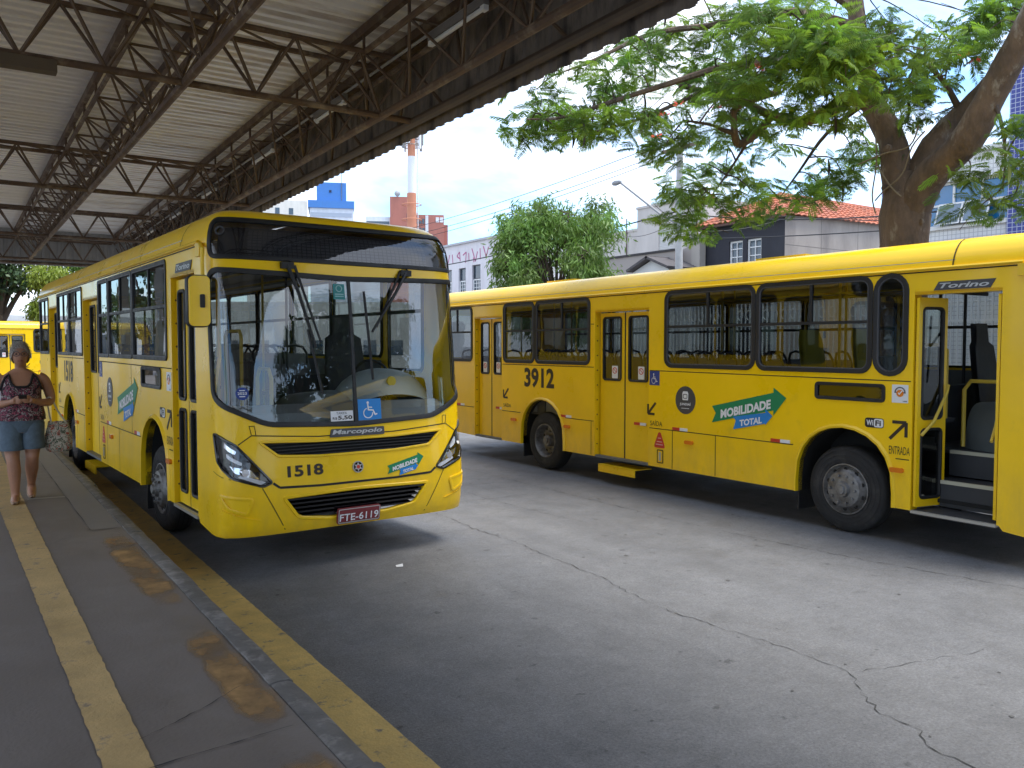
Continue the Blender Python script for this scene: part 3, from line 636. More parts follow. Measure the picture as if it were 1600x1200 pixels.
    # headlamps
    for s_ in (-1, 1):
        o_ = hl(s_)
        h_ = P(ring(FM, o_, .016, .006, -.02, .010, .06), 'headlight', BLKG)
        P(sheet(FM, o_, d=-.11, step=.06), 'lamp_housing', mat('lamp_dark', (.05,.05,.055), .25, metal=.6), h_)
        P(sheet(FM, o_, d=-.002, step=.06), 'lamp_lens', LGLASS, h_)
        for pts, m_ in (([(s_*1.33,1.225),(s_*1.17,1.15),(s_*1.19,1.12),(s_*1.34,1.18)], CHROME), ([(s_*1.30,1.13),(s_*1.12,1.045),(s_*1.13,1.02),(s_*1.30,1.09)], mat('drl_white', (.85,.87,.9), .2)), ([(s_*1.26,1.02),(s_*1.05,.98),(s_*.97,.885),(s_*1.2,.955)], CHROME), ([(s_*1.17,.915),(s_*.96,.835),(s_*.91,.855),(s_*1.14,.94)], mat('drl_white', (.85,.87,.9), .2))):
            P(slab(FM, rpoly(pts, .012), -.10, -.05, .05), 'reflector', m_, h_)
        P(MB().lathe([(-.01,0),(-.01,.035),(.02,.05),(.03,.055)], 14, 'Y', tuple(FM(s_*1.10,.955,-.05))), 'projector', CHROME, h_)
    # badge, emblem, plate, stickers, mirrors
    if opts['front_marks']:
        b_ = P(slab(FM, rpoly([(-.29,1.222),(.29,1.222),(.29,1.300),(-.27,1.300)], .012), 0, .014, .08), 'maker_badge', GREYL)
        lettering('lettering', 'Marcopolo', lambda u, v: FM(-.265+.53*u, 1.234+.056*v, .017), SILV, b_, .025, .2)
        lettering('fleet_number', number, lambda u, v: FM(-.725+.35*u, .885+.105*v, .004), BROWN, bus, .035)
        em = P(MB().add([FM(-.02+.052*math.cos(t*.35), .925+.052*math.sin(t*.35), .012) for t in range(18)], [tuple(range(18))]), 'emblem', BLKG)
        P(ring(FM, [(-.02+.052*math.cos(t*.3), .925+.052*math.sin(t*.3)) for t in range(21)], .005, .004, 0, .016), 'emblem_rim', SILV, em)
        st = []
        for k in range(12):
            r_ = .046 if k % 2 == 0 else .022; st.append((-.02+r_*math.cos(k*math.pi/6+math.pi/2), .925+r_*math.sin(k*math.pi/6+math.pi/2)))
        P(slab(FM, st, .012, .016), 'emblem_star', SILV, em)
        P(slab(FM, [(-.02+.018*math.cos(t*.5236), .925+.018*math.sin(t*.5236)) for t in range(12)], .012, .019), 'emblem_centre', REDP, em)
        pt = P(slab(FM, rrect(-.245,.205,.405,.545,.015), .02, .045, .1), 'number_plate', PLATE)
        P(ring(FM, rrect(-.235,.195,.415,.535,.012), .004, .004, .045, .048, .1), 'plate_border', SILV, pt)
        lettering('lettering', 'FTE-6119', lambda u, v: FM(-.225+.41*u, .425+.070*v, .048), WHITE, pt, .012)
        arrow_logo(bus, lambda u, v, d=0: FM(.30+.42*u, .80+.42*v, .004+d))
        s1 = P(slab(FM, [(-.262,1.372),(-.03,1.372),(-.03,1.47),(-.262,1.47)], .0, .003), 'fare_sticker', WHITE)
        lettering('lettering', 'TARIFA', lambda u, v: FM(-.205+.11*u, 1.437+.022*v, .005), GREYL, s1, .0)
        lettering('lettering', 'R$', lambda u, v: FM(-.245+.045*u, 1.386+.026*v, .005), BROWN, s1, .02)
        lettering('lettering', '5,50', lambda u, v: FM(-.19+.15*u, 1.380+.044*v, .005), BROWN, s1, .03)
        s2 = P(slab(FM, [(.025,1.368),(.275,1.368),(.275,1.575),(.025,1.575)], .0, .003), 'access_sticker', BLUE)
        wheelchair(s2, lambda u, v, d=0: FM(.06+.18*u, 1.385+.17*v, .005))
        s3 = P(slab(FM, [(-.165,2.55),(-.045,2.55),(-.045,2.70),(-.165,2.70)], 0, .003), 'permit_sticker', TEAL)
        P(ring(FM, [(-.105+.03*math.cos(t*.5), 2.655+.03*math.sin(t*.5)) for t in range(12)], .004, .004, .003, .006), 'sticker_mark', mat('pale_teal', (.3,.5,.5), .5), s3)
        for zz in (2.575, 2.595): P(slab(FM, [(-.15,zz),(-.06,zz),(-.06,zz+.009),(-.15,zz+.009)], .003, .005), 'sticker_line', mat('pale_teal', (.3,.5,.5), .5), s3)
        s4 = P(slab(FM, [(-1.09+.058*math.cos(t*.35), 1.665+.058*math.sin(t*.35)) for t in range(18)], 0, .003), 'inspection_sticker', NAVY)
        lettering('lettering', '2023', lambda u, v: FM(-1.13+.08*u, 1.655+.024*v, .005), WHITE, s4, .02)
        for zz in (1.69, 1.635): P(slab(FM, [(-1.115,zz),(-1.065,zz),(-1.065,zz+.008),(-1.115,zz+.008)], .003, .005), 'sticker_line', WHITE, s4)
    # door-side mirror on a long arm from the roof edge, driver's side mirror
    for sgn in (-1, 1):
        mz, my, mxx = (2.52, -2.12, .10) if sgn < 0 else (2.30, -1.58, .10)
        arm = P(MB().tube([(sgn*(W0-.02), -1.86, Z(3.02)), (sgn*(W0+.03), -1.95, Z(3.04)), (sgn*(W0+.05), my+.02, Z(2.98)), (sgn*(W0+.06), my, Z(mz-.02))], .018, 8).box((sgn*W0-.03, -1.93, Z(2.93)), (sgn*W0+.03, -1.80, Z(3.05))), 'mirror_arm', YEL2)
        q = rrect(-.088, .088, -.225, .225, .045)
        ca = R(-30*sgn)
        mm = lambda u, v, d=0, sgn=sgn, my=my, mz=mz, mxx=mxx: Vector((sgn*(W0+mxx)+u*math.cos(R(22*sgn)), my+u*math.sin(R(22*sgn))-d, Z(mz)+v-.02))
        mh = P(slab(mm, q, -.03, .06), 'mirror', YEL); P(ring(mm, q, .012, .012, -.04, .03), 'mirror_rim', BLK, mh); P(sheet(mm, q, d=-.032), 'mirror_glass', CHROME, mh)
        P(slab(mm, rrect(.0,.04,-.06,.06,.01), .06, .075), 'mirror_clamp', BLK, mh)
    # ---- side markings
    T = lambda y, z, d=.003: (lambda u, v: None)
    def side_text(nm, s, y0, y1, z0, z1, m, par=None, bold=.02, shear=0, d=.003): return lettering(nm, s, lambda u, v: SM(y0+(y1-y0)*u, z0+(z1-z0)*v, d), m, par or bus, bold, shear)
    def sarrow(yc, zc, s, dx, dz, m=BROWN):
        t = .035; c_ = Vector((yc, zc)); d_ = Vector((dx, dz)).normalized(); n_ = Vector((-d_.y, d_.x))
        def bar(a, b): 
            e = (b-a).normalized(); k = Vector((-e.y, e.x))*t/2; P(slab(SM, [tuple(a-k), tuple(b-k), tuple(b+k), tuple(a+k)], 0, .004), 'arrow_mark', m)
        tip = c_+Vector((dx, dz))*s/2; bar(c_-Vector((dx, dz))*s/2, tip)
        P(slab(SM, [tuple(tip+Vector((0, t*.5*dz))), tuple(tip-Vector((dx*s*.85, -t*.5*dz))), tuple(tip-Vector((dx*s*.85, t*.5*dz))), tuple(tip-Vector((0, t*.5*dz)))], 0, .0045), 'arrow_mark', m)
        P(slab(SM, [tuple(tip+Vector((t*.5*dx, 0))), tuple(tip+Vector((-t*.5*dx, 0))), tuple(tip+Vector((-t*.5*dx, -dz*s*.85))), tuple(tip+Vector((t*.5*dx, -dz*s*.85)))], 0, .005), 'arrow_mark', m)
    if True:
        tz = lambda z: .45+(z-.385)*1.05
        if opts['side_marks']:
            side_text('fleet_number', number, 6.22, 5.36, tz(1.38), tz(1.72), BROWN, None, .035)
            sarrow(3.05-.0, tz(1.21), .17, .9, -1); side_text('exit_word', 'SAÍDA', 3.08, 2.84, tz(.965), tz(1.05), BROWN, None, .0)
            sarrow(6.80, tz(1.25), .17, .9, -1); side_text('exit_word', 'SAÍDA', 6.88, 6.64, tz(1.0), tz(1.08), BROWN, None, .0)
            tb = P(slab(SM, [(-1.0, tz(2.655)), (-1.55, tz(2.655)), (-1.60, tz(2.74)), (-1.05, tz(2.74))], 0, .008), 'model_badge', GREYL)
            side_text('lettering', 'Torino', -1.06, -1.54, tz(2.672), tz(2.725), SILV, tb, .02, .3, .011)
            sl = P(slab(SM, [(-.575,tz(1.50)),(-.755,tz(1.50)),(-.755,tz(1.69)),(-.575,tz(1.69))], 0, .003), 'quality_seal', WHITE)
            P(ring(SM, [(-.665+.055*math.cos(t*.4), tz(1.61)+.055*math.sin(t*.4)) for t in range(9)], .006, .006, .003, .006), 'seal_arc', GREYL, sl)
            P(slab(SM, [(-.665+.040*math.cos(t*.5), tz(1.60)+.040*math.sin(t*.5)) for t in range(13)], .003, .0065), 'seal_disc', ORNG, sl)
            P(slab(SM, [(-.645,tz(1.60)),(-.66,tz(1.582)),(-.695,tz(1.625)),(-.687,tz(1.63)),(-.66,tz(1.60)),(-.650,tz(1.608))], .0065, .009), 'seal_tick', WHITE, sl)
            side_text('seal_lettering', 'NBR', -.70, -.75, tz(1.51), tz(1.525), GREYL, sl, .02, 0, .006)
            wf = P(slab(SM, rrect(-.49,-.27,tz(1.215),tz(1.32),.03), 0, .004), 'network_sign', BLK)
            P(slab(SM, rrect(-.485,-.375,tz(1.222),tz(1.313),.025), .004, .006), 'sign_half', WHITE, wf)
            side_text('lettering', 'Wi', -.29, -.365, tz(1.238), tz(1.298), WHITE, wf, .03, 0, .007); side_text('lettering', 'Fi', -.395, -.46, tz(1.238), tz(1.298), BROWN, wf, .03, 0, .008)
            sarrow(-.65, tz(1.205), .19, -.95, 1); side_text('entrance_word', 'ENTRADA', -.555, -.785, tz(.955), tz(1.04), BROWN, None, .0)
            cr = P(slab(SM, [(2.40+.185*math.cos(t*.2618), tz(1.36)+.20*math.sin(t*.2618)) for t in range(24)], 0, .004), 'city_roundel', GREYL)
            side_text('lettering', 'JUNDIAÍ', 2.50, 2.30, tz(1.28), tz(1.33), WHITE, cr, .03, 0, .006)
            P(slab(SM, rpoly([(2.45,tz(1.36)),(2.35,tz(1.36)),(2.345,tz(1.45)),(2.36,tz(1.48)),(2.44,tz(1.48)),(2.455,tz(1.45))], .01), .004, .007), 'crest', WHITE, cr)
            P(ring(SM, rrect(2.365,2.435,tz(1.385),tz(1.44),.012,2), .006, .004, .007, .009), 'crest_mark', GREYL, cr)
            P(slab(SM, [(2.47,tz(1.245)),(2.33,tz(1.245)),(2.33,tz(1.252)),(2.47,tz(1.252))], .004, .006), 'crest_line', WHITE, cr)
            arrow_logo(bus, lambda u, v, d=0: SM(1.92-1.16*u, tz(1.03)+1.16*v, .004+d))
            wc = P(slab(SM, [(3.10,tz(1.54)),(2.90,tz(1.54)),(2.90,tz(1.74)),(3.10,tz(1.74))], 0, .003), 'access_sticker', NAVY)
            wheelchair(wc, lambda u, v, d=0: SM(3.07-.14*u, tz(1.56)+.16*v, .006))
            tr_ = P(slab(SM, rpoly([(2.99,tz(.66)),(2.79,tz(.66)),(2.79,tz(.70)),(2.87,tz(.88)),(2.91,tz(.88)),(2.99,tz(.70))], .02), 0, .004), 'warning_triangle', REDP)
            for zz, w_ in ((.70,.07),(.74,.05),(.79,.03)): P(slab(SM, [(2.89+w_,tz(zz)),(2.89-w_,tz(zz)),(2.89-w_,tz(zz)+.014),(2.89+w_,tz(zz)+.014)], .004, .006), 'warning_line', mat('pale_red', (.7,.35,.3), .5), tr_)
        lt = P(slab(SM, rrect(2.82,2.93,tz(.45),tz(.63),.01), 0, .004), 'latch_plate', YEL2); P(ring(SM, rrect(2.82,2.93,tz(.45),tz(.63),.01), .008, .006, 0, .008), 'latch_rim', SEAM, lt); P(slab(SM, rrect(2.855,2.895,tz(.48),tz(.60),.008), .004, .012), 'latch', SILV, lt)
        for ya in (2.50, .84, 5.04, 8.4):
            r1 = P(slab(SM, [(ya+.14,tz(.935)),(ya,tz(.935)),(ya,tz(.975)),(ya+.14,tz(.975))], 0, .005), 'reflector_strip', REDP); P(slab(SM, [(ya,tz(.935)),(ya-.14,tz(.935)),(ya-.14,tz(.975)),(ya,tz(.975))], 0, .005), 'white_half', WHITE, r1)
        for yd, xx in ((3.37, 0), (7.12, 0)):
            r1 = P(MB().box((-W0+.07, yd, Z(tz(.935))), (-W0+.082, yd+.13, Z(tz(.975)))), 'reflector_strip', REDP); P(MB().box((-W0+.07, yd-.12, Z(tz(.935))), (-W0+.082, yd, Z(tz(.975)))), 'white_half', WHITE, r1)
        for ya in (2.32, -.65, 6.54, 5.0): P(slab(SM, rrect(ya-.075, ya+.075, tz(.765), tz(.815), .02), 0, .028), 'marker_lamp', ORNG)
    # ---- wheels
    for yc, front_axle in ((0, True), (5.70, False)):
        for sgn in (-1, 1):
            RW = .488; c_ = (sgn*(W0-.055), yc, RW)
            q = lambda prof: [(sgn*a, r) for a, r in prof]
            ty = P(MB().lathe(q([(-.02,.285),(-.005,.30),(0.0,.34),(0.0,.40),(-.012,.452),(-.035,.476),(-.06,.487),(-.22,.487),(-.25,.47),(-.27,.42),(-.27,.30)]), 48, 'X', c_), 'wheel', TYRE)
            gr = MB()
            for k in range(3): gr.lathe(q([(-.09-.05*k,.4885),(-.10-.05*k,.489)]), 48, 'X', c_)
            P(gr, 'tread_groove', DARK, ty)
            gr = MB()
            for rr in (.325, .375, .43): gr.lathe(q([(.0005,rr),(.004,rr+.003),(.0005,rr+.006)]), 48, 'X', c_)
            P(gr, 'sidewall_rib', TYRE, ty)
            if front_axle: prof = [(-.02,.288),(-.002,.286),(.0,.275),(-.03,.262),(-.045,.25),(-.02,.225),(.028,.20),(.035,.185),(.035,.09),(.05,.085),(.075,.08),(.075,.055),(.10,.05),(.105,.0)]
            else: prof = [(-.02,.288),(-.002,.286),(.0,.275),(-.03,.262),(-.12,.25),(-.15,.235),(-.155,.10),(-.06,.095),(-.03,.085),(-.03,.055),(-.01,.05),(-.008,.0)]
            rim = P(MB().lathe(q(prof), 40, 'X', c_), 'rim', RIM, ty)
            bl = MB()
            for k in range(10):
                w = 2*math.pi*k/10; r_ = .155; x0 = .035 if front_axle else -.155
                bl.lathe([(sgn*x0, .017), (sgn*(x0+.028), .016), (sgn*(x0+.034), .0)], 6, 'X', (c_[0], c_[1]+r_*math.cos(w), c_[2]+r_*math.sin(w)))
            P(bl, 'wheel_nut', RIM, rim)
            hb = MB()
            for k in range(10):
                w = 2*math.pi*(k+.5)/10; r_ = .226; x0 = -.012 if front_axle else -.147
                hb.lathe([(sgn*x0, .024), (sgn*(x0+.003), .022), (sgn*(x0+.003), 0)], 10, 'X', (c_[0], c_[1]+r_*math.cos(w), c_[2]+r_*math.sin(w)))
            P(hb, 'hand_hole', DARK, rim)
    P(MB().tube([(-1.1,0,.488),(1.1,0,.488)], .07, 8).tube([(-1.1,5.7,.488),(1.1,5.7,.488)], .09, 8), 'axle', DARK)
    return bus

def arrow_logo(par, F):
    """green arrow MOBILIDADE over a blue arrow TOTAL; F maps u 0..1 along, v up"""
    k = .33
    top = lambda u: u*.30*1.0
    g = MB(); T_ = lambda u, v: F(u, .17+v+u*.22)
    def patch(loop, nm, m, d0, d1, par): return slab(lambda u, v, d: F(u, v, d), loop, d0, d1).build(nm, m, par)
    sl = .235
    gl = [(0,.06),(.055,.165+.01),(0,.255),(.84,.255+.84*sl),(.84,.255+.84*sl+.055),(1,.18+sl*.94),(.84,.06+.84*sl-.055),(.84,.06+.84*sl)]
    gl = [(u, v) for u, v in gl]
    a = patch(gl, 'slogan_arrow', GREEN, 0, .002, par)
    bl = [(.31,-.045+.05),(.345,.065+.045),(.30,.115+.035),(.74,.175+.05),(.74,.235+.03),(.83,.145+.05),(.74,.035+.055),(.74,.075+.03)]
    b = patch(bl, 'slogan_arrow', BLUE, .002, .004, par)
    lettering('lettering', 'MOBILIDADE', lambda u, v: F(.13+.68*u, .115+.68*u*sl+.105*v, .006), WHITE, a, .045)
    lettering('lettering', 'TOTAL', lambda u, v: F(.40+.30*u, .045+.30*u*.20+.075*v, .007), WHITE, b, .04)
def wheelchair(par, F):
    def stroke(pts, w):
        mb = MB()
        for p, q in zip(pts, pts[1:]):
            p = Vector(p); q = Vector(q); d = (q-p).normalized(); n_ = Vector((-d.y, d.x))*w; e = d*w*.5
            mb.add([F(*(p-n_-e)), F(*(q-n_+e)), F(*(q+n_+e)), F(*(p+n_-e))], [(0,1,2,3)])
        mb.build('access_mark', WHITE, par, 0)
    stroke([(.40+.27*math.cos(a), .30+.28*math.sin(a)) for a in [R(110+i*18) for i in range(15)]], .03)
    stroke([(.40,.80),(.42,.48),(.70,.46),(.82,.20),(.93,.24)], .04); stroke([(.42,.64),(.64,.62)], .03)
    MB().add([F(.40+.075*math.cos(i*.5236), .90+.075*math.sin(i*.5236)) for i in range(12)], [tuple(range(12))]).build('access_mark', WHITE, par, 0)

# ------------------------------------------------------------------ the setting: road, platform, kerb
def structure(o): o['kind'] = 'structure'; return o
def asphalt():
    m, n, l = _nt('road_concrete'); b = n['Principled BSDF']
    t = n.new('ShaderNodeTexCoord')
    def noise(sc, det=8, ro=.6):
        q = n.new('ShaderNodeTexNoise'); q.inputs['Scale'].default_value = sc; q.inputs['Detail'].default_value = det; q.inputs['Roughness'].default_value = ro; l.new(t.outputs['Object'], q.inputs['Vector']); return q.outputs['Fac']
    def rng(s, a, b_, c, d):
        q = n.new('ShaderNodeMapRange'); q.inputs[1].default_value = a; q.inputs[2].default_value = b_; q.inputs[3].default_value = c; q.inputs[4].default_value = d; l.new(s, q.inputs[0]); return q.outputs[0]
    def mul(a, b_):
        q = n.new('ShaderNodeMath'); q.operation = 'MULTIPLY'; l.new(a, q.inputs[0]); l.new(b_, q.inputs[1]); return q.outputs[0]
    big = rng(noise(.35, 6), .3, .7, .90, 1.08); mid = rng(noise(2.6, 8, .7), .3, .7, .84, 1.14); fine = mul(rng(noise(55, 4, .8), .3, .7, .62, 1.34), rng(noise(16, 5, .8), .3, .7, .82, 1.16))
    spots = rng(noise(7.0, 3, .5), .27, .33, .55, 1.0)
    mpt = n.new('ShaderNodeMapping'); mpt.inputs['Scale'].default_value = (2.2, .10, 1); l.new(t.outputs['Object'], mpt.inputs[0]); nt_ = n.new('ShaderNodeTexNoise'); nt_.inputs['Scale'].default_value = 1.0; nt_.inputs['Detail'].default_value = 6; l.new(mpt.outputs[0], nt_.inputs['Vector'])
    mpo = n.new('ShaderNodeMapping'); mpo.inputs['Scale'].default_value = (1.1, .6, 1); l.new(t.outputs['Object'], mpo.inputs[0]); no_ = n.new('ShaderNodeTexNoise'); no_.inputs['Scale'].default_value = 1.3; no_.inputs['Detail'].default_value = 4; l.new(mpo.outputs[0], no_.inputs['Vector'])
    val = mul(mul(mul(mul(mul(big, mid), fine), spots), rng(nt_.outputs['Fac'], .3, .7, .90, 1.06)), rng(no_.outputs['Fac'], .26, .40, .86, 1.0))
    hv = n.new('ShaderNodeHueSaturation'); hv.inputs['Color'].default_value = (.160, .160, .163, 1); l.new(val, hv.inputs['Value']); l.new(hv.outputs[0], b.inputs['Base Color'])
    l.new(rng(noise(1.7, 6), .3, .7, .48, .78), b.inputs['Roughness'])
    bp = n.new('ShaderNodeBump'); bp.inputs['Strength'].default_value = .55; bp.inputs['Distance'].default_value = .012; l.new(noise(70, 5, .75), bp.inputs['Height']); l.new(bp.outputs[0], b.inputs['Normal'])
    return m
ROADM = asphalt()
PAINT = mat('worn_yellow_paint', (.64, .45, .15), .7, var=.22, vscale=4, bump=.25, bscale=60, col2=(.20, .175, .14), c2scale=9.0, c2lo=.57, c2hi=.66)
PAINT2 = mat('faded_yellow_paint', (.54, .38, .17), .7, var=.22, vscale=4, bump=.25, bscale=60, col2=(.24, .20, .16), c2scale=8.0, c2lo=.57, c2hi=.68)
def patch_mat():
    m, n, l = _nt('worn_orange_paint'); b = n['Principled BSDF']; b.inputs['Roughness'].default_value = .75; b.inputs['Base Color'].default_value = (.40, .22, .07, 1)
    t = n.new('ShaderNodeTexCoord'); sp = n.new('ShaderNodeSeparateXYZ'); l.new(t.outputs['Generated'], sp.inputs[0]); no = n.new('ShaderNodeTexNoise'); no.inputs['Scale'].default_value = 3.2; no.inputs['Detail'].default_value = 10; no.inputs['Roughness'].default_value = .62; l.new(t.outputs['Object'], no.inputs['Vector'])
    hv = n.new('ShaderNodeHueSaturation'); hv.inputs['Color'].default_value = (.36, .215, .085, 1); l.new(hv.outputs[0], b.inputs['Base Color']); mv = n.new('ShaderNodeMapRange'); mv.inputs[1].default_value = .3; mv.inputs[2].default_value = .7; mv.inputs[3].default_value = .6; mv.inputs[4].default_value = 1.3; l.new(no.outputs['Fac'], mv.inputs[0]); l.new(mv.outputs[0], hv.inputs['Value'])
    def edge(o):
        a = n.new('ShaderNodeMath'); a.operation = 'PINGPONG'; l.new(o, a.inputs[0]); a.inputs[1].default_value = .5; c = n.new('ShaderNodeMapRange'); c.inputs[1].default_value = 0; c.inputs[2].default_value = .22; c.inputs[3].default_value = -.28; c.inputs[4].default_value = .0; l.new(a.outputs[0], c.inputs[0]); return c.outputs[0]
    s1 = n.new('ShaderNodeMath'); s1.operation = 'ADD'; l.new(no.outputs['Fac'], s1.inputs[0]); l.new(edge(sp.outputs['X']), s1.inputs[1]); s2 = n.new('ShaderNodeMath'); s2.operation = 'ADD'; l.new(s1.outputs[0], s2.inputs[0]); l.new(edge(sp.outputs['Y']), s2.inputs[1])
    r_ = n.new('ShaderNodeMapRange'); r_.inputs[1].default_value = .26; r_.inputs[2].default_value = .62; l.new(s2.outputs[0], r_.inputs[0])
    tr = n.new('ShaderNodeBsdfTransparent'); ms = n.new('ShaderNodeMixShader'); l.new(r_.outputs[0], ms.inputs[0]); l.new(tr.outputs[0], ms.inputs[1]); l.new(b.outputs[0], ms.inputs[2]); l.new(ms.outputs[0], n['Material Output'].inputs[0]); return m
ORNPAINT = patch_mat()
PLATM = mat('platform_floor', (.190, .166, .152), .55, var=.16, vscale=1.6, bump=.12, bscale=50, col2=(.24, .215, .20), c2scale=.9, c2lo=.5, c2hi=.75)
KERBM = mat('kerb_concrete', (.16, .152, .145), .8, var=.35, vscale=5, bump=.4, bscale=30, col2=(.32, .305, .285), c2scale=4.5, c2lo=.52, c2hi=.64)
CRACK = mat('crack', (.05, .048, .046), .95)
structure(MB().add([(-700,-700,0),(900,-700,0),(900,1100,0),(-700,1100,0)], [(0,1,2,3)]).build('road', ROADM, smooth=0))
road = bpy.data.objects['road']
PZ = .42
plat = structure(MB().box((-14,-16,0.004),(1.25,60,PZ)).build('platform', PLATM))
def jitter_strip(x0, x1, y0, y1, z, seed, amp=.008, step=.12):
    q = random.Random(seed); n_ = int((y1-y0)/step); l_ = []; r_ = []
    for i in range(n_+1):
        y = y0+(y1-y0)*i/n_; l_.append((x0+q.uniform(-amp, amp), y, z)); r_.append((x1+q.uniform(-amp, amp), y, z))
    return MB().grid([l_, r_])
# kerb stones, each its own piece
kerb_me = None
kerb = structure(MB().box((1.252,-16,.004),(1.30,60,PZ-.05)).build('kerb', KERBM))
for i in range(48):
    y = -4+i*1.0
    q = random.Random(i); mb = MB(); x1 = 1.385+q.uniform(-.012, .012); zt = PZ+q.uniform(.002, .008)
    prof = [(1.254, .01), (1.254, zt), (1.30, zt+.004), (x1-.03, zt), (x1-.008, zt-.012), (x1, zt-.04), (x1+.01, .01)]
    rows = [[Vector((px+q.uniform(-.003,.003), yy, pz+q.uniform(-.003,.003))) for px, pz in prof] for yy in [y+.004+.992*j/5 for j in range(6)]]
    mb.grid(rows); 
    for rr in (rows[0], rows[-1]): o = len(mb.v); mb.v += [tuple(p) for p in rr]; mb.f.append(tuple(range(o, o+len(rr))))
    mb.build('kerb_stone', KERBM, kerb)
structure(jitter_strip(1.64, 1.95, -4, 46, .006, 3, .003, .06).build('road_marking', PAINT))
q = random.Random(5); l_ = []; r_ = []
for i in range(700):
    y = -4+i*.05; l_.append((.45-.0165*(min(y, 14)-3.5)+q.uniform(-.004, .004), y, PZ+.004)); r_.append((.62-.005*(min(y, 14)-3.5)+q.uniform(-.004, .004), y, PZ+.004))
structure(MB().grid([l_, r_]).build('platform_marking', PAINT2))
for k, (a, b) in enumerate(((1.9, 3.38), (3.42, 5.15), (5.6, 8.1))):
    structure(jitter_strip(.99+.03*(k % 2), 1.25, a, b, PZ+.005, 20+k, .002, .2).build('platform_marking', ORNPAINT))
structure(MB().add([(.62,10.35,PZ+.004),(.98,10.30,PZ+.004),(.985,10.36,PZ+.004),(.625,10.41,PZ+.004)], [(0,1,2,3)]).build('platform_marking', mat('pale_line', (.42,.40,.34), .7, var=.2)))
structure(jitter_strip(.985, 1.245, 8.3, 40, PZ+.003, 77, .006).build('platform_edge_band', mat('edge_band', (.23,.215,.205), .6, var=.2, vscale=2)))
def crack(pts, z, w=.007, parent=road, seed=0, step=.05, nm='crack', jag=.020):
    q = random.Random(seed); l_ = []; r_ = []
    for p, s_ in zip(pts, pts[1:]):
        p = Vector(p); s_ = Vector(s_); n_ = max(1, int((s_-p).length/step)); d = (s_-p).normalized(); nn = Vector((-d.y, d.x))
        for i in range(n_):
            c = p.lerp(s_, i/n_)+nn*q.uniform(-jag, jag); ww = w*q.choice((.15,.3,.5,.7,.9,1.2)); l_.append((c.x+nn.x*ww, c.y+nn.y*ww, z)); r_.append((c.x-nn.x*ww, c.y-nn.y*ww, z))
    return MB().grid([l_, r_]).build(nm, CRACK, parent, 0)
crack([(4.96,12.5),(4.96,8.9),(4.88,7.88),(4.93,7.3),(4.84,6.39),(4.82,5.73),(4.67,5.02),(4.64,4.55),(4.67,4.18),(4.71,3.86),(4.74,3.5),(4.73,3.11),(4.48,2.87),(4.34,2.65),(4.34,2.45),(4.19,2.3),(4.13,2.0),(4.0,1.2)], .004, .0042, seed=1)
crack([(4.75,3.1),(5.05,2.99),(5.45,2.91),(5.9,2.8)], .004, .0022, seed=2)
crack([(7.2,13.8),(7.15,8.99),(7.12,6.99),(7.21,5.75),(7.34,4.7),(7.61,3.36),(7.7,2)], .004, .0045, seed=3)
crack([(4.93,8.0),(3.9,8.1),(3.0,8.25)], .004, .003, seed=4)
crack([(4.86,9.6),(5.8,9.5),(7.15,9.45)], .004, .003, seed=5); crack([(6.1,12.0),(6.0,9.5),(6.15,7.5)], .004, .0025, seed=15)
for yy, sd_ in ((3.45, 6), (11.9, 7), (19, 8)): crack([(-.5,yy-.12),(.5,yy),(1.25,yy+.06)], PZ+.0062, .005, plat, sd_, jag=.004, nm='joint')
crack([(.61,3.74),(.77,3.82),(.93,3.92),(1.21,4.12)], PZ+.0062, .003, plat, 9, .03, 'crack', .005)
crack([(.985,8.3),(.985,40)], PZ+.0055, .003, plat, 10, .3, 'joint', .004)
for yy, sd_ in ((10.6, 32), (16, 33), (-.5, 34)): crack([(1.95,yy),(4.8,yy+.05),(7.2,yy-.05),(11.2,yy)], .0042, .0025, road, sd_, .08, 'joint', .004)
# leaf litter and chewing gum spots on the road
deb = MB(); q = random.Random(4)
for i in range(60):
    x, y = q.uniform(1.7, 8.0), q.uniform(2.2, 13); r_ = q.uniform(.006, .022); k0 = q.uniform(0, 6); 
    o = len(deb.v); deb.v += [(x+r_*math.cos(k0+t*1.05)*q.uniform(.5, 1.3), y+r_*math.sin(k0+t*1.05)*q.uniform(.5, 1.3), .0046) for t in range(6)]; deb.f.append(tuple(range(o, o+6)))
tag(deb.build('road_debris', mat('debris', (.10,.097,.095), .9), smooth=0), 'small dark gum and oil spots scattered on the grey roadway', 'debris', kind='stuff')
pp = MB().add([(3.42,7.02,.005),(3.48,7.0,.006),(3.50,7.05,.02),(3.43,7.06,.012)], [(0,1,2,3)]); tag(pp.build('paper_scrap', WHITE), 'tiny white paper scrap on the road ahead of bus 1518', 'litter')

# ------------------------------------------------------------------ buses
busL = make_bus('city_bus', Zid, '1518', dict(windows=[(-.62,.97,1.95,3.0,.05),(1.0,2.38,1.95,3.0,.05),(2.41,3.08,1.95,3.0,.05),(4.40,5.62,1.95,3.0,.05),(5.65,6.85,1.95,3.0,.05),(7.95,9.12,1.95,3.0,.05)],
    small_window=(-.34,.55,1.63,1.85), door_open=False, front_marks=True, side_marks=True))
busL.location = (3.13, 9.955, 0); busL.rotation_euler = (0, 0, R(2.5))
tag(busL, 'yellow city bus numbered 1518 with closed doors standing beside the platform', 'bus', 'yellow city buses')
busR = make_bus('city_bus', Zlow, '3912', dict(windows=[(-.73,-.355,1.92,3.04,.186),(-.325,1.215,1.94,3.035,.13),(1.245,2.80,1.94,3.035,.13),(4.44,5.90,1.94,3.035,.11),(5.93,6.88,1.94,3.035,.11),(7.96,9.12,1.94,3.035,.11)],
    small_window=(-.49,.36,1.62,1.81), door_open=True, front_marks=False, side_marks=True, near=True))
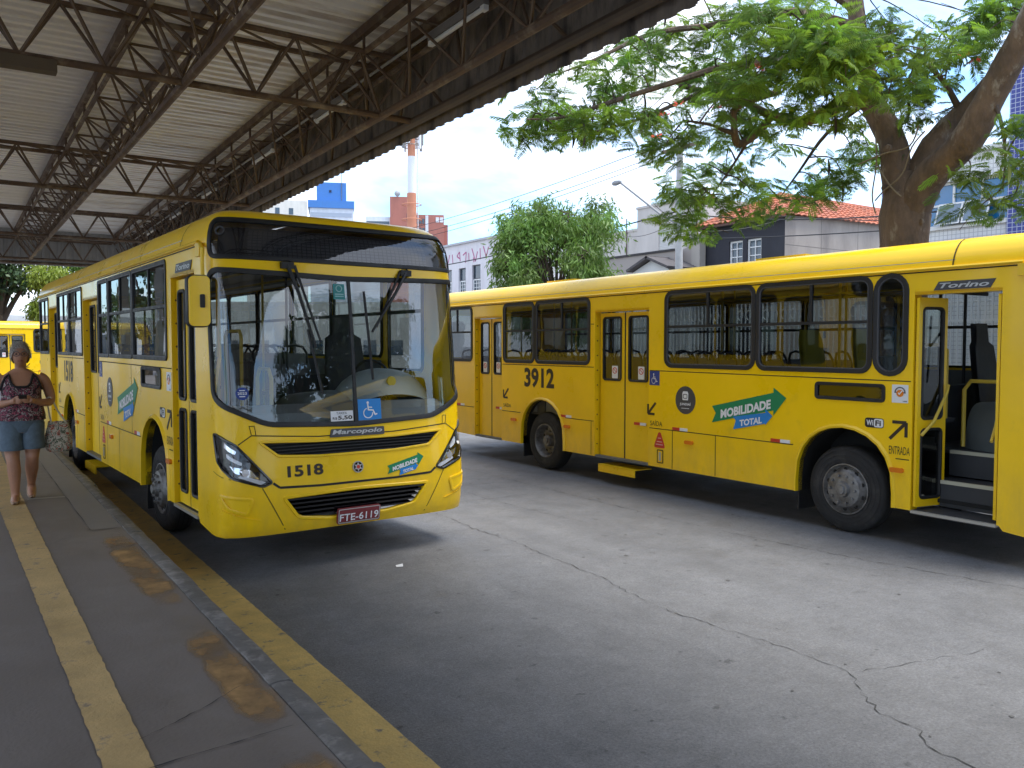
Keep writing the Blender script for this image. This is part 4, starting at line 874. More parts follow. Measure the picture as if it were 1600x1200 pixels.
busR.location = (9.5, 5.55, 0)
tag(busR, 'yellow city bus numbered 3912 with its front door folded open', 'bus', 'yellow city buses')
bus3 = copy_tree(busR); bus3.location = (5.75, 44.5, 0); bus3.rotation_euler = (0, 0, R(92))
tag(bus3, 'distant yellow city bus parked crosswise beyond the end of the platform', 'bus', 'yellow city buses')

busB = copy_tree(busR); busB.location = (9.6, -10.2, 0); busB.rotation_euler = (0, 0, R(-1)); tag(busB, 'unseen yellow bus added behind the camera on the right for windscreen reflections', 'bus', 'yellow city buses')  # unseen bus, added to cut bright low reflections in the windscreen
busC = copy_tree(busR); busC.location = (3.35, -17.5, 0); busC.rotation_euler = (0, 0, R(1)); tag(busC, 'unseen yellow bus added behind the camera at the platform for windscreen reflections', 'bus', 'yellow city buses')  # second unseen bus, added in the platform lane to be reflected too

# ------------------------------------------------------------------ terminal canopy
STEEL = mat('truss_steel', (.12, .075, .046), .7, var=.35, vscale=6, col2=(.27, .215, .15), c2scale=2.5, c2lo=.5, c2hi=.65)
SHEETM = mat('roof_sheet', (.93, .91, .88), .42, metal=.15, var=.14, vscale=1.5, stretch=(.25, 2.5, 1), col2=(.50, .39, .28), c2scale=1.3, c2lo=.52, c2hi=.72)
FASCM = mat('fascia_sheet', (.26, .225, .19), .7, var=.25, vscale=2.5, stretch=(1, 1, .3), col2=(.075, .065, .055), c2scale=2, c2lo=.5, c2hi=.65)
WALLM = mat('end_sheet', (.42, .415, .40), .6, var=.15, vscale=2)
canopy = empty('station_canopy', (-2.0, 10.1, PZ))
CO = Vector((-2.0, 10.1, PZ))
tag(canopy, 'large bus station canopy of corrugated sheet on brown steel trusses', 'canopy')
def CP(mb, nm, m, par=None, sm=35):
    o = mb.build(nm, m, None, sm); o.parent = par or canopy
    if par is None: o.location = -CO
    return o
CX0, CX1, CY0, CY1, ZR = -5.2, 5.36, -22.0, 33.6, 6.16
def ex(y): return .024*(y-10.1)      # the outer edge is not quite parallel to the platform
# corrugated roof panels, ribs across the platform
def corr(n, w, h):
    """trapezoid rib profile over width w"""
    out = []
    for i in range(n):
        o = i*w/n; s = w/n; out += [(o, 0), (o+.30*s, 0), (o+.42*s, h), (o+.78*s, h), (o+.90*s, 0)]
    out.append((w, 0)); out.append((w+.30*w/n, 0)); return out
pr = corr(4, 1.0, .09)
rp_me = MB().grid([[(CX0, y, z) for y, z in pr], [(CX1, y, z) for y, z in pr]]).mesh('roof_panel', 20); rp_me.materials.append(SHEETM)
y = CY0; k = 0
while y < CY1-.1:
    o = bpy.data.objects.new('roof_panel', rp_me); COL.objects.link(o); o.parent = canopy; o.location = Vector((ex(y), y, ZR+.004*(k % 2)))-CO; y += 1.0; k += 1
# opaque upper skin keeps daylight out between laps
pf = corr(4, 1.0, .03)
fp_me = MB().grid([[(-z, y, 4.96) for y, z in pf], [(-z, y, 6.30) for y, z in pf]]).mesh('fascia_panel', 20); fp_me.materials.append(FASCM)
y = CY0; k = 0
while y < CY1-.1:
    o = bpy.data.objects.new('fascia_panel', fp_me); COL.objects.link(o); o.parent = canopy; o.location = Vector((CX1+ex(y)+.004*(k % 2), y, -.01*(k % 3 == 0)))-CO; o.rotation_euler = (0, 0, -.024); y += 1.0; k += 1
wp_me = MB().grid([[(y, -z, 4.93) for y, z in pf], [(y, -z, 6.28) for y, z in pf]]).mesh('end_panel', 20); wp_me.materials.append(WALLM)
x = CX0; k = 0
while x < CX1+.1:
    o = bpy.data.objects.new('end_panel', wp_me); COL.objects.link(o); o.parent = canopy; o.location = Vector((x, CY1+.004*(k % 2), 0))-CO; x += 1.0; k += 1
cyl_me = MB().tube([(0,0,0),(0,0,1)], 1.0, 8).mesh('brace', 60); cyl_me.materials.append(STEEL)
struts = []
def strut(p, q, r, par): struts.append((Vector(p), Vector(q), r, par))
ZB, ZT = 5.12, 5.82
TY = [-21.9, -13.9, -5.9, 2.1, 10.1, 18.05, 26.1, 33.3]
for ty in TY:
    mb = MB().tube([(CX0, ty, ZB), (5.2+ex(ty), ty, ZB)], .043, 8).tube([(CX0, ty-.24, ZT), (4.9, ty-.24, ZT)], .036, 8).tube([(CX0, ty+.24, ZT), (4.9, ty+.24, ZT)], .036, 8)
    t = CP(mb, 'transverse_truss', STEEL)
    x = 2.28-.82*11; 
    while x < 5.0:
        for s in (-1, 1):
            if x-.41 > CX0: strut((x, ty, ZB), (x-.41, ty+.24*s, ZT), .021, t)
            if x+.41 < 4.95: strut((x, ty, ZB), (x+.41, ty+.24*s, ZT), .021, t)
        if x+.41 < 4.9 and x-.41 > CX0:
            strut((x-.41, ty-.24, ZT), (x+.41, ty+.24, ZT), .016, t)
        x += .82
LT = [(-4.9, -5.15, -4.55), (-1.86, -2.28, -1.5), (2.28, 1.86, 2.62), (4.74, 4.42, 5.04)]
for (xb, xa, xc) in LT:
    ez = ex if xb > 4 else (lambda y: 0.0)
    mb = MB().tube([(xb+ez(CY0), CY0, ZB), (xb+ez(CY1), CY1-.1, ZB)], .050, 8).tube([(xa+ez(CY0), CY0, ZT), (xa+ez(CY1), CY1-.1, ZT)], .036, 8).tube([(xc+ez(CY0), CY0, ZT), (xc+ez(CY1), CY1-.1, ZT)], .036, 8)
    t = CP(mb, 'longitudinal_truss', STEEL)
    for xx in (xa, xc):
        pb = MB().obox((xx+(ez(CY0)+ez(CY1))/2, (CY0+CY1)/2-.05, ZR-.071), (.035, (CY1-CY0)/2-.05, .059), (1, 0, 0), (Vector((ez(1)-ez(0), 1, 0))), (0, 0, 1)); CP(pb, 'purlin', STEEL)
    y = TY[0]-4*1.325
    while y < CY1-.3:
        for xx in (xa, xc):
            e0_, e1_, e2_ = ez(y), ez(y+.66), ez(y+1.325); strut((xx+e0_, y, ZT), (xx+e0_, y, ZR-.12), .02, t)
            if y+.66 < CY1-.3:
                strut((xx+e0_, y, ZT), (xb+e1_, y+.66, ZB), .018, t); strut((xb+e1_, y+.66, ZB), (xx+e2_, y+1.325, ZT), .018, t)
        if y+1.325 < CY1: strut((xa+e0_, y, ZT), (xc+e2_, y+1.325, ZT), .016, t); strut((xa+e0_, y, ZT), (xc+e0_, y, ZT), .018, t)
        y += 1.325
# rim: pipe along the fascia, raking braces down to it
CP(MB().tube([(5.22+ex(CY0), CY0, 5.11), (5.22+ex(CY1), CY1, 5.11)], .065, 10), 'rim_pipe', mat('rim_steel_brown', (.10,.075,.055), .6, var=.3, vscale=4))
CP(MB().obox((5.285+ex((CY0+CY1)/2), (CY0+CY1)/2, 6.125), (.045, (CY1-CY0)/2, .025), (1,0,0), (.024,1,0), (0,0,1)), 'rim_angle', STEEL)
y = TY[0]-.66
rimt = None
while y < CY1-.5:
    strut((5.04+ex(y+.66), y+.66, ZT), (5.22+ex(y), y, 5.13), .022, None); strut((5.04+ex(y+.66), y+.66, ZT), (5.22+ex(y+1.325), y+1.325, 5.13), .022, None); y += 1.325*2
CP(MB().tube([(4.66+ex(CY0), CY0, 5.68), (4.66+ex(CY1), CY1-.2, 5.68)], .018, 6), 'conduit', mat('conduit_grey', (.3,.3,.29), .5))
# purlin angles under the sheet carry the end wall
CP(MB().tube([(CX0, CY1-.06, 5.0), (CX1-.04, CY1-.06, 5.0)], .045, 8), 'end_pipe', STEEL)
fwd = Vector((math.sin(R(YAW)), math.cos(R(YAW)), 0)); cpos = Vector((0, 0, CAMH))
def inview(p):
    d = p-cpos; z = d.dot(fwd)
    if z < .5: return False
    u = d.dot(Vector((math.cos(R(YAW)), -math.sin(R(YAW)), 0)))/z; return abs(u) < .68 and d.z/z < .52
struts.sort(key=lambda s: (not (inview(s[0]) or inview(s[1])), ((s[0]+s[1])/2-cpos).length))
rest = MB()
for i, (p, q_, r_, par) in enumerate(struts):
    if i < 300:
        d = q_-p; o = bpy.data.objects.new('brace', cyl_me); COL.objects.link(o); o.parent = par or canopy
        mtx = Matrix.Translation(p if par else p-CO) @ d.to_track_quat('Z', 'Y').to_matrix().to_4x4() @ Matrix.Diagonal((r_, r_, d.length, 1)); o.matrix_basis = mtx
    else: rest.tube([p, q_], r_, 5, False)
o = CP(rest, 'far_brace', STEEL); o['kind'] = 'stuff'
for i, ty in enumerate(TY):
    for xx in (-1.86, -4.9):
        CP(MB().box((xx-.12, ty-.12, PZ), (xx+.12, ty+.12, ZB)).box((xx-.2, ty-.2, PZ+.001), (xx+.2, ty+.2, PZ+.03)), 'column', mat('column_paint', (.30,.28,.24), .6, var=.2))
CP(MB().box((-.4, 10.02, 4.98), (.98, 10.18, 5.10)), 'sign_bracket', mat('bracket', (.12,.09,.055), .7))
# fluorescent tubes under the edge truss
TUBE = mat('lamp_tube', (.80,.82,.82), .35)
HOLD = mat('lamp_holder', (.20,.19,.18), .6)
for i, ty in enumerate((3.4, 7.27, 11.15, 14.6, 18.9, 22.8, 26.6)):
    e_ = empty('tube_light', (4.66+ex(ty), ty, 5.60), -.024)
    MB().tube([(0,.06,-.045),(0,1.19,-.045)], .026, 10).build('tube', TUBE, e_)
    MB().box((-.035,0,-.02),(.035,1.25,.065)).build('holder', HOLD, e_)
    for yy in (.0, 1.17): MB().box((-.03,yy,-.075),(.03,yy+.08,-.021)).build('end_cap', TUBE, e_)
    tag(e_, 'unlit white fluorescent tube fixed along the brown truss at the canopy edge', 'tube light', 'tube lights along the canopy edge')

# ------------------------------------------------------------------ trees
BARK = mat('bark', (.125, .084, .056), .9, var=.5, vscale=5, bump=1.0, bscale=22, col2=(.24, .20, .155), c2scale=4.5, c2lo=.56, c2hi=.66, stretch=(1, 1, .45))
TWIG = mat('twig_bark', (.085, .06, .045), .9, var=.25, vscale=4)
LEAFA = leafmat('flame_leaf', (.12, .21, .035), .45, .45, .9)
LEAFA2 = leafmat('flame_leaf_sunlit', (.24, .38, .04), .35, .5, .9)  # sunlit fronds: the sunlight is put into this brighter leaf colour
LEAFB = leafmat('willow_leaf', (.15, .25, .045), .45, .35, 1.1)
LEAFC = leafmat('dark_leaf', (.05, .085, .03), .45, .25, .6)
LEAFD = leafmat('lime_leaf', (.22, .27, .03), .3, .35, .8)
def spline(pts, n=6):
    P_ = [Vector(p) for p in pts]; out = []
    for i in range(len(P_)-1):
        p0, p1, p2, p3 = P_[max(i-1, 0)], P_[i], P_[i+1], P_[min(i+2, len(P_)-1)]
        for k in range(n):
            t = k/n; out.append(.5*((2*p1)+(p2-p0)*t+(2*p0-5*p1+4*p2-p3)*t*t+(3*p1-p0-3*p2+p3)*t**3))
    out.append(P_[-1]); return out
def limb(pts, r0, r1, n=8, wob=.0, seed=0):
    q = random.Random(seed); path = spline(pts, 5); m = len(path)
    rr = [(r0+(r1-r0)*(i/(m-1))**.85)*(1+q.uniform(-wob, wob)) for i in range(m)]
    return MB().tube(path, rr, n), path
# flame tree behind the bus ------------------------------------------------
ft = empty('flame_tree', (12.6, 7.45, 0)); FO = Vector((12.6, 7.45, 0))
tag(ft, 'spreading flame tree with feathery leaves and forked brown trunk behind bus 3912', 'tree')
def FP(mb, nm, m, par=None): o = mb.build(nm, m, par or ft, 50); o.location = -FO if par is None else (0,0,0); return o
def trunk_mesh():
    q = random.Random(3); rows = []
    for i in range(15):
        z = 4.85*i/14; r = .335+.16*math.exp(-z*1.8)+.03*max(0, min(1, (z-3.6)/.5))-.20*max(0, (z-4.35)/.5); rows.append([Vector((12.6+(r*(1+.10*math.sin(3*a+z*.9)+.05*math.sin(7*a-z*2)))*math.cos(a), 7.45+.01*z+(r*(1+.08*math.sin(2*a+z)+.05*math.sin(6*a+z*3)))*math.sin(a), z)) for a in [2*math.pi*k/20 for k in range(20)]])
    return MB().grid(rows, True)
FP(trunk_mesh(), 'trunk', BARK)
LIMBS = [
 ([(12.6,7.5,3.7),(12.6,7.55,4.3),(12.6,7.64,4.9),(12.6,7.74,5.42),(12.5,8.02,6.05),(12.4,8.05,6.4),(12.38,8.2,7.0),(12.35,8.3,7.9),(12.2,8.5,9.0)], .29, .10),
 ([(12.5,8.0,6.0),(12.2,8.2,6.12),(11.57,8.23,5.80),(11.33,8.56,5.69),(10.88,8.80,5.80),(10.4,9.1,6.05),(9.6,9.5,6.2)], .155, .03),
 ([(10.95,8.77,5.78),(10.70,8.93,5.45),(10.53,9.08,5.33),(10.36,9.02,5.42),(10.25,8.95,5.60),(10.22,8.9,5.8),(10.5,8.7,5.95),(10.9,8.6,6.1)], .065, .05),
 ([(10.32,9.0,5.46),(10.06,9.02,5.48),(9.86,9.08,5.54),(9.5,9.3,5.6)], .045, .015),
 ([(12.6,7.42,3.6),(12.6,7.36,4.25),(12.56,7.05,4.72),(12.5,6.5,5.12),(12.42,6.1,5.7),(12.3,5.72,6.25),(12.0,5.0,7.2),(11.6,4.2,8.2)], .31, .14),
 ([(12.75,7.35,4.7),(12.85,7.15,5.25),(13.0,6.82,5.65),(13.05,6.35,6.1),(13.1,6.0,6.6),(13.2,5.4,7.4)], .25, .10),
 ([(12.38,8.15,6.8),(11.6,8.4,6.75),(10.6,8.8,6.55),(9.99,9.08,6.42),(9.17,9.22,6.10),(8.27,9.51,5.75),(7.43,9.68,5.42),(6.8,9.7,5.3)], .10, .012),
 ([(12.36,8.25,7.3),(11.2,8.6,7.4),(10.0,9.1,7.1),(8.95,9.42,6.85),(7.92,9.54,6.30),(7.3,9.6,6.0)], .09, .010),
 ([(10.6,8.8,6.55),(9.6,9.4,5.95),(8.68,9.54,5.52),(7.9,9.6,5.25)], .05, .010),
 ([(12.35,8.3,7.6),(11.2,8.0,7.5),(10.2,7.6,6.9),(9.7,7.2,6.3)], .07, .015),
 ([(12.5,8.0,6.1),(11.4,7.6,6.3),(10.4,7.2,6.1),(9.8,6.9,5.8)], .07, .012),
 ([(13.0,6.82,5.65),(12.6,6.9,6.1),(12.0,6.9,6.3),(11.2,6.8,6.3)], .06, .012),
 ([(12.42,6.1,5.7),(12.3,5.9,5.2),(12.0,5.7,4.7),(11.75,5.6,4.2)], .04, .008),
 ([(10.7,8.95,5.5),(10.6,9.3,5.0),(10.4,9.6,4.5)], .03, .008),
 ([(12.5,8.1,6.1),(12.4,8.8,5.7),(12.2,9.2,5.1),(11.7,9.2,4.6)], .05, .008),
]
nodes = []
for i, (pts, r0, r1) in enumerate(LIMBS):
    mb, path = limb(pts, r0, r1, 12 if r0 > .12 else 7, .05, i); FP(mb, 'branch', BARK if r0 > .06 else TWIG); nodes += path[2:]
kn = MB(); q = random.Random(8)
for i in range(9):
    z = q.uniform(3.2, 5.2); a = q.uniform(2.2, 4.6); c = Vector((12.6+.33*math.cos(a), 7.47+.33*math.sin(a), z)); r = q.uniform(.04, .10)
    kn.lathe([(-r*.6, 0), (-r*.45, r*.8), (0, r), (r*.45, r*.75), (r*.7, 0)], 8, 'X', tuple(c))
FP(kn, 'bark_knot', BARK)
vn = MB()
for pts in ([(12.2,7.75,4.4),(12.22,7.6,4.55),(12.2,7.3,4.75),(12.1,7.1,5.1),(12.1,6.9,5.3)], [(12.25,7.8,5.5),(12.22,7.75,5.0),(12.2,7.8,4.5),(12.22,7.75,4.2)], [(12.1,8.0,5.0),(12.15,7.6,5.1),(12.2,7.2,5.15),(12.1,7.0,5.4)], [(12.2,7.75,5.0),(12.2,7.5,4.6),(12.18,7.3,4.4)]):
    vn.tube(spline(pts, 4), .012, 5)
FP(vn, 'vine', mat('vine', (.20,.16,.11), .9))
CL = [(6.44, 9.53, 5.39), (6.54, 9.46, 5.13), (7.02, 9.74, 5.71), (7.09, 9.68, 5.26), (7.27, 9.54, 5.35), (7.35, 9.49, 5.66), (7.61, 9.53, 5.99), (7.72, 9.45, 6.22), (7.99, 9.62, 5.52), (8.06, 9.56, 5.89), (8.16, 9.6, 5.26), (8.16, 9.47, 6.45), (8.24, 9.4, 5.46), (8.5, 9.57, 6.16), (8.57, 9.51, 6.73), (8.79, 9.58, 5.15), (8.82, 9.55, 5.73), (8.89, 9.49, 6.45), (9.1, 9.56, 5.48), (9.02, 9.36, 6.87), (9.41, 9.68, 6.15), (9.42, 9.53, 5.17), (9.16, 9.23, 7.14), (9.59, 9.51, 6.54), (9.7, 9.54, 5.71), (9.76, 9.47, 6.96), (9.95, 9.56, 4.99), (10.16, 9.63, 6.27), (10.2, 9.59, 5.49), (9.85, 9.23, 7.2), (10.31, 9.47, 4.76), (10.33, 9.45, 6.76), (10.4, 9.37, 5.89), (10.47, 9.29, 5.21), (10.12, 8.94, 6.87), (10.58, 9.17, 4.49), (9.81, 8.53, 6.03), (10.21, 8.83, 7.25), (11.05, 9.39, 5.73), (11.12, 9.31, 4.88), (9.6, 8.0, 6.12), (9.65, 7.94, 6.47), (9.69, 7.9, 5.66), (11.29, 9.1, 4.44), (9.76, 7.81, 6.77), (9.4, 7.46, 5.85), (11.83, 9.22, 5.48), (9.48, 7.36, 6.13), (9.77, 7.47, 5.48), (11.96, 9.05, 4.71), (9.57, 7.23, 6.41), (9.63, 7.16, 5.72), (9.67, 7.1, 6.01), (9.89, 7.14, 5.42), (12.36, 8.84, 5.26), (9.77, 6.97, 6.29), (9.82, 6.9, 5.65), (9.86, 6.84, 5.89), (9.9, 6.78, 6.17), (12.85, 8.67, 4.96), (10.14, 6.78, 5.46), (10.27, 6.77, 5.91), (10.45, 6.86, 6.57), (13.03, 8.39, 5.48), (10.56, 6.68, 6.19), (10.67, 6.7, 5.79), (10.88, 6.75, 6.71), (11.53, 7.02, 5.57), (11.31, 6.81, 6.2), (11.7, 6.93, 5.85), (12.13, 6.99, 6.22), (12.18, 6.91, 5.74), (12.19, 6.89, 6.67), (12.52, 6.92, 6.46), (12.74, 6.93, 6.12), (12.77, 6.87, 6.98), (12.9, 6.83, 6.42), (13.14, 6.81, 6.84), (12.89, 6.65, 7.12), (12.97, 6.49, 6.9), (13.49, 6.55, 6.55), (12.62, 6.06, 6.87), (12.68, 5.94, 6.49), (12.19, 5.8, 4.77), (12.25, 5.67, 5.1), (11.66, 5.74, 4.18), (11.71, 5.64, 4.08), (11.8, 5.45, 4.48), (12.31, 6.66, 4.48), (12.71, 7.96, 5.87), (13.44, 7.71, 5.19), (9.88, 9.92, 4.74), (10.13, 9.66, 4.41), (10.03, 9.77, 4.21), (10.53, 9.53, 4.32), (12.58, 9.05, 4.78), (12.33, 9.4, 5.14), (10.46, 9.75, 4.13)]
q = random.Random(21)
for i in range(14): CL.append((q.uniform(9.4,10.9), q.uniform(6.9,8.2), q.uniform(5.6,6.5)))      # the full leafy mass left of the fork
CLP = [Vector(c)+Vector((.35 if c[0] < 7.5 else 0, 0, 0))+Vector((q.uniform(-.5,.6), q.uniform(-.5,.6), q.uniform(-.08,.08))) for c in CL]
EXTRA = []
for i in range(46):
    a = q.uniform(0, 6.28); r = q.uniform(1.0, 5.0); EXTRA.append(Vector((12.6+r*math.cos(a)*.9, 7.0+r*math.sin(a)*.9, 8.3+q.uniform(-.5, 1.2)-.08*r)))
tw = MB(); fronds = []
for j, c in enumerate(CLP+EXTRA):
    nb = min(nodes, key=lambda n_: (n_-c).length+.35*max(0, c.z-n_.z)); mid = (nb+c)/2+Vector((q.uniform(-.15,.15), q.uniform(-.15,.15), q.uniform(.0,.25)))
    if j < len(CLP) or True: tw.tube(spline([nb, mid, c], 4), [.016, .015, .013, .012, .011, .010, .009, .008, .006], 5)
    for k in range((q.randint(21, 29) if j < 98 else q.randint(26, 32)) if j < len(CLP) else 10):
        az = q.uniform(0, 6.28); d = Vector((math.cos(az), math.sin(az), q.uniform(-.75, .35))).normalized()
        st = c+Vector((q.uniform(-.36,.36), q.uniform(-.36,.36), q.uniform(-.14,.16))); fronds.append((st, d, q.uniform(.22, .40), q.random(), j))
    if q.random() < .5:
        for k in range(2): # bare twigs
            e = c+Vector((q.uniform(-.6,.6), q.uniform(-.6,.6), q.uniform(-.35,.35))); tw.tube(spline([c, (c+e)/2+Vector((0,0,q.uniform(-.1,.1))), e], 3), .005, 4)
o = FP(tw, 'twig', TWIG); o['kind'] = 'stuff'
def frond_mesh(seed, mat_):
    q = random.Random(seed); mb = MB(); L = 1.0; droop = .28+.12*q.random()
    pos = lambda t: Vector((t*L, 0, -.30*droop*4*t*t*.5)); mb.add([pos(0)+Vector((0,-.008,0)), pos(.5)+Vector((0,-.006,0)), pos(1), pos(.5)+Vector((0,.006,0)), pos(0)+Vector((0,.008,0))], [(0,1,2),(0,2,4),(2,3,4)])
    n_ = 14
    for i in range(n_):
        t = .14+.80*i/(n_-1); p = pos(t); ln = .33*(math.sin(math.pi*(.22+.70*t))**.8)*q.uniform(.88, 1.1)
        for s in (-1, 1):
            d = Vector((.38, s*.92, -.10-q.uniform(0, .35))).normalized(); w = Vector((.92, -s*.38, 0))*.026; m1 = p+d*ln*.5+Vector((0,0,.015)); tip = p+d*ln+Vector((0,0,-.04))
            mb.add([p, m1-w, tip, m1+w], [(0,1,2),(0,2,3)])
    me = mb.mesh('frond', 0); me.materials.append(mat_); return me
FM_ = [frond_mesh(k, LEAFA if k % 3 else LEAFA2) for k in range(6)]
fronds.sort(key=lambda f: (not inview(f[0]), (f[0]-cpos).length))
bulk = {LEAFA: MB(), LEAFA2: MB()}
for i, (p, d, L, r_, j) in enumerate(fronds):
    mtx = Matrix.Translation(p) @ d.to_track_quat('X', 'Z').to_matrix().to_4x4() @ Matrix.Rotation((r_-.5)*2.6, 4, 'X') @ Matrix.Scale(L, 4)
    lit = (r_ < .35) or (j < len(CLP) and 9.3 < CLP[j].x < 10.9 and CLP[j].y < 7.9 and r_ < .8)  # fronds given the sunlit leaf colour, more of them in the leafy mass
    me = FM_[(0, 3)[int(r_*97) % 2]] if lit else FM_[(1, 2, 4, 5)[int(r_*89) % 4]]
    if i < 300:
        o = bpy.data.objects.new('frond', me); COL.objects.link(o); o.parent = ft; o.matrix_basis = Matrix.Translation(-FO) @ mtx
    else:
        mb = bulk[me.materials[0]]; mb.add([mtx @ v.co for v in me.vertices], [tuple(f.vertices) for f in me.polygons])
for m_, mb in bulk.items():
    o = FP(mb, 'crown', m_); o['kind'] = 'stuff'
POD = mat('seed_pod', (.045,.035,.03), .8); PODG = mat('seed_pod_green', (.14,.19,.04), .6); FLW = mat('flame_flower', (.75,.09,.03), .6)
for i in range(38):
    c = CLP[q.randrange(len(CLP))]+Vector((q.uniform(-.3,.3), q.uniform(-.3,.3), -.05)); L = q.uniform(.22, .42); w = Vector((q.uniform(-1,1), q.uniform(-1,1), 0)).normalized()*.022
    n_ = Vector((-w.y, w.x, 0))*.22
    mb = MB(); rows = []
    for k in range(6):
        t = k/5; b_ = c+Vector((.04*math.sin(t*3), 0, -L*t)); ww = w*math.sin(math.pi*(.1+.85*t)); nn = n_*math.sin(math.pi*(.1+.85*t)); rows.append([b_-ww, b_-nn, b_+ww, b_+nn])
    FP(mb.grid(rows, True), 'seed_pod', POD if i % 3 else PODG)
for c in [Vector(v) for v in ((9.60,7.98,6.02), (9.15,9.05,5.72), (8.95,9.15,5.55), (9.85,8.95,5.75), (8.75,9.1,5.2), (12.3,6.45,6.3), (10.1,9.3,4.45), (12.5,6.4,6.25))]:
    mb = MB(); big = c.y < 8 and c.x < 10
    for k in range(26 if big else 11):
        d = Vector((q.uniform(-1,1), q.uniform(-1,1), q.uniform(-.1,1))).normalized(); r_ = .11 if big else .07; w = d.orthogonal().normalized()*.018; p = c+d*.03
        mb.add([p, p+d*r_*.6-w, p+d*r_, p+d*r_*.6+w], [(0,1,2,3)])
    FP(mb, 'flower_cluster', FLW)
# generic leafy tree ---------------------------------------------------------
def leafy_tree(name, label, base, trunk_h, trunk_r, lobes, leaf, nleaf, lsize, lasp, droop, seed, group=None, spread=.35, cat='tree'):
    """lobes: (centre offset, radius); leaves sit in tufts near each lobe's skin"""
    q = random.Random(seed); t = empty(name, base); tag(t, label, cat, group)
    mb, path = limb([(0,0,0), (q.uniform(-.1,.1), q.uniform(-.1,.1), trunk_h*.5), (q.uniform(-.15,.15), q.uniform(-.15,.15), trunk_h)], trunk_r, trunk_r*.7, 10, .06, seed); mb.build('trunk', BARK, t, 50)
    br = MB(); top = path[-1]; tufts = []
    for c, r in lobes:
        c = Vector(c); br.tube(spline([top*q.uniform(.75, 1), (top+c)/2+Vector((0,0,-.1)), c], 4), [trunk_r*.45*(1-i/10) for i in range(9)], 6)
        for k in range(max(3, int(14*r))):
            d = Vector((q.gauss(0,1), q.gauss(0,1), q.gauss(.15,.8))).normalized(); tp = c+d*r*q.uniform(.45, 1.08); tufts.append((tp, d, r)); br.tube([c+d*r*.1, tp], [.02, .006], 4)
    br.build('branch', TWIG, t, 50)
    nv = nleaf*4; V = np.zeros((nleaf, 4, 3)); rs = np.random.RandomState(seed)
    ti = rs.randint(0, len(tufts), nleaf); tp = np.array([tuple(a[0]) for a in tufts])[ti]; td = np.array([tuple(a[1]) for a in tufts])[ti]; tr = np.array([a[2] for a in tufts])[ti]
    p = tp+rs.normal(0, 1, (nleaf, 3))*(spread*tr[:, None])*np.array([1, 1, .9]); p[:, 2] -= np.abs(rs.normal(0, .25, nleaf))*droop
    d = td*.5+rs.normal(0, .7, (nleaf, 3)); d[:, 2] -= droop*1.6; d /= np.linalg.norm(d, axis=1)[:, None]
    s = np.cross(d, rs.normal(0, 1, (nleaf, 3))); s /= np.linalg.norm(s, axis=1)[:, None]+1e-9
    L = lsize*(.6+.8*rs.rand(nleaf))[:, None]; w = L*lasp
    V[:, 0] = p; V[:, 1] = p+d*L*.45-s*w; V[:, 2] = p+d*L; V[:, 3] = p+d*L*.45+s*w
    me = bpy.data.meshes.new('crown'); me.vertices.add(nv); me.vertices.foreach_set('co', V.reshape(-1)); me.loops.add(nv); me.loops.foreach_set('vertex_index', np.arange(nv, dtype=np.int32)); me.polygons.add(nleaf); me.polygons.foreach_set('loop_start', np.arange(0, nv, 4, dtype=np.int32)); me.update(calc_edges=True)
    o = link('crown', me, leaf, t); o['kind'] = 'stuff'; return t
lob = []
q = random.Random(31)
for i in range(52):
    a = q.uniform(0, 6.28); zz = q.uniform(2.6, 6.6); rr = 2.05*math.sqrt(max(.05, 1-((zz-4.7)/2.5)**2)); lob.append(((rr*math.cos(a)*q.uniform(.3, 1), rr*math.sin(a)*q.uniform(.3, 1), zz), q.uniform(.34, .6)))
leafy_tree('willow_tree', 'bushy light green tree with narrow drooping leaves behind bus 3912', (15.7, 20.75, 0), 3.4, .16, lob, LEAFB, 42000, .19, .11, .75, 5)
# trees past the far end of the platform, and beyond the open side of the terminal
def lobes(n, rx, z0, z1, r0, r1, seed):
    q = random.Random(seed); out = []
    for i in range(n):
        a = q.uniform(0, 6.28); zz = q.uniform(z0, z1); k = math.sqrt(max(.1, 1-((zz-(z0+z1)/2)/((z1-z0)*.62))**2)); out.append(((rx*k*math.cos(a)*q.uniform(.2,1), rx*k*math.sin(a)*q.uniform(.2,1), zz), q.uniform(r0, r1)))
    return out
leafy_tree('shade_tree', 'dark old tree with grey limbs beyond the far bus', (2.0, 52, 0), 4.0, .42, lobes(20, 2.6, 4.6, 8.5, .5, .9, 41), LEAFC, 8000, .26, .3, .5, 6)
leafy_tree('lime_tree', 'rounded yellow-green tree beyond the end of the canopy', (4.4, 50, 0), 3.2, .2, lobes(14, 1.2, 3.6, 6.3, .4, .7, 42), LEAFD, 9000, .22, .16, .9, 7)
leafy_tree('street_tree', 'mid green tree above the roof of bus 1518 past the canopy', (7.5, 58, 0), 3.6, .25, lobes(16, 2.0, 4.2, 8.0, .5, .9, 43), LEAFB, 8000, .26, .25, .5, 8)
for i, (x, y, k) in enumerate(((-17, 20, 1), (-16, 30, 2), (-17, 40, 3), (-9, 50, 1))):
    leafy_tree('street_tree', ['dense green tree on the open side of the terminal', 'broad green tree on the open side near the platform end', 'tall green tree on the open side past the platform', 'green tree on the open side of the terminal by the far bus'][i], (x, y, 0), 2.6, .25, lobes(16, 2.6, 3.0, 7.5, .6, 1.1, 50+i), LEAFC if i % 2 else LEAFB, 6000, .3, .3, .4, 60+i)
leafy_tree('street_tree', 'dark green street tree on the island well behind the flame tree', (13.0, -17, 0), 3.0, .25, lobes(18, 2.8, 3.4, 8.0, .6, 1.0, 74), LEAFC, 6000, .3, .28, .4, 75)
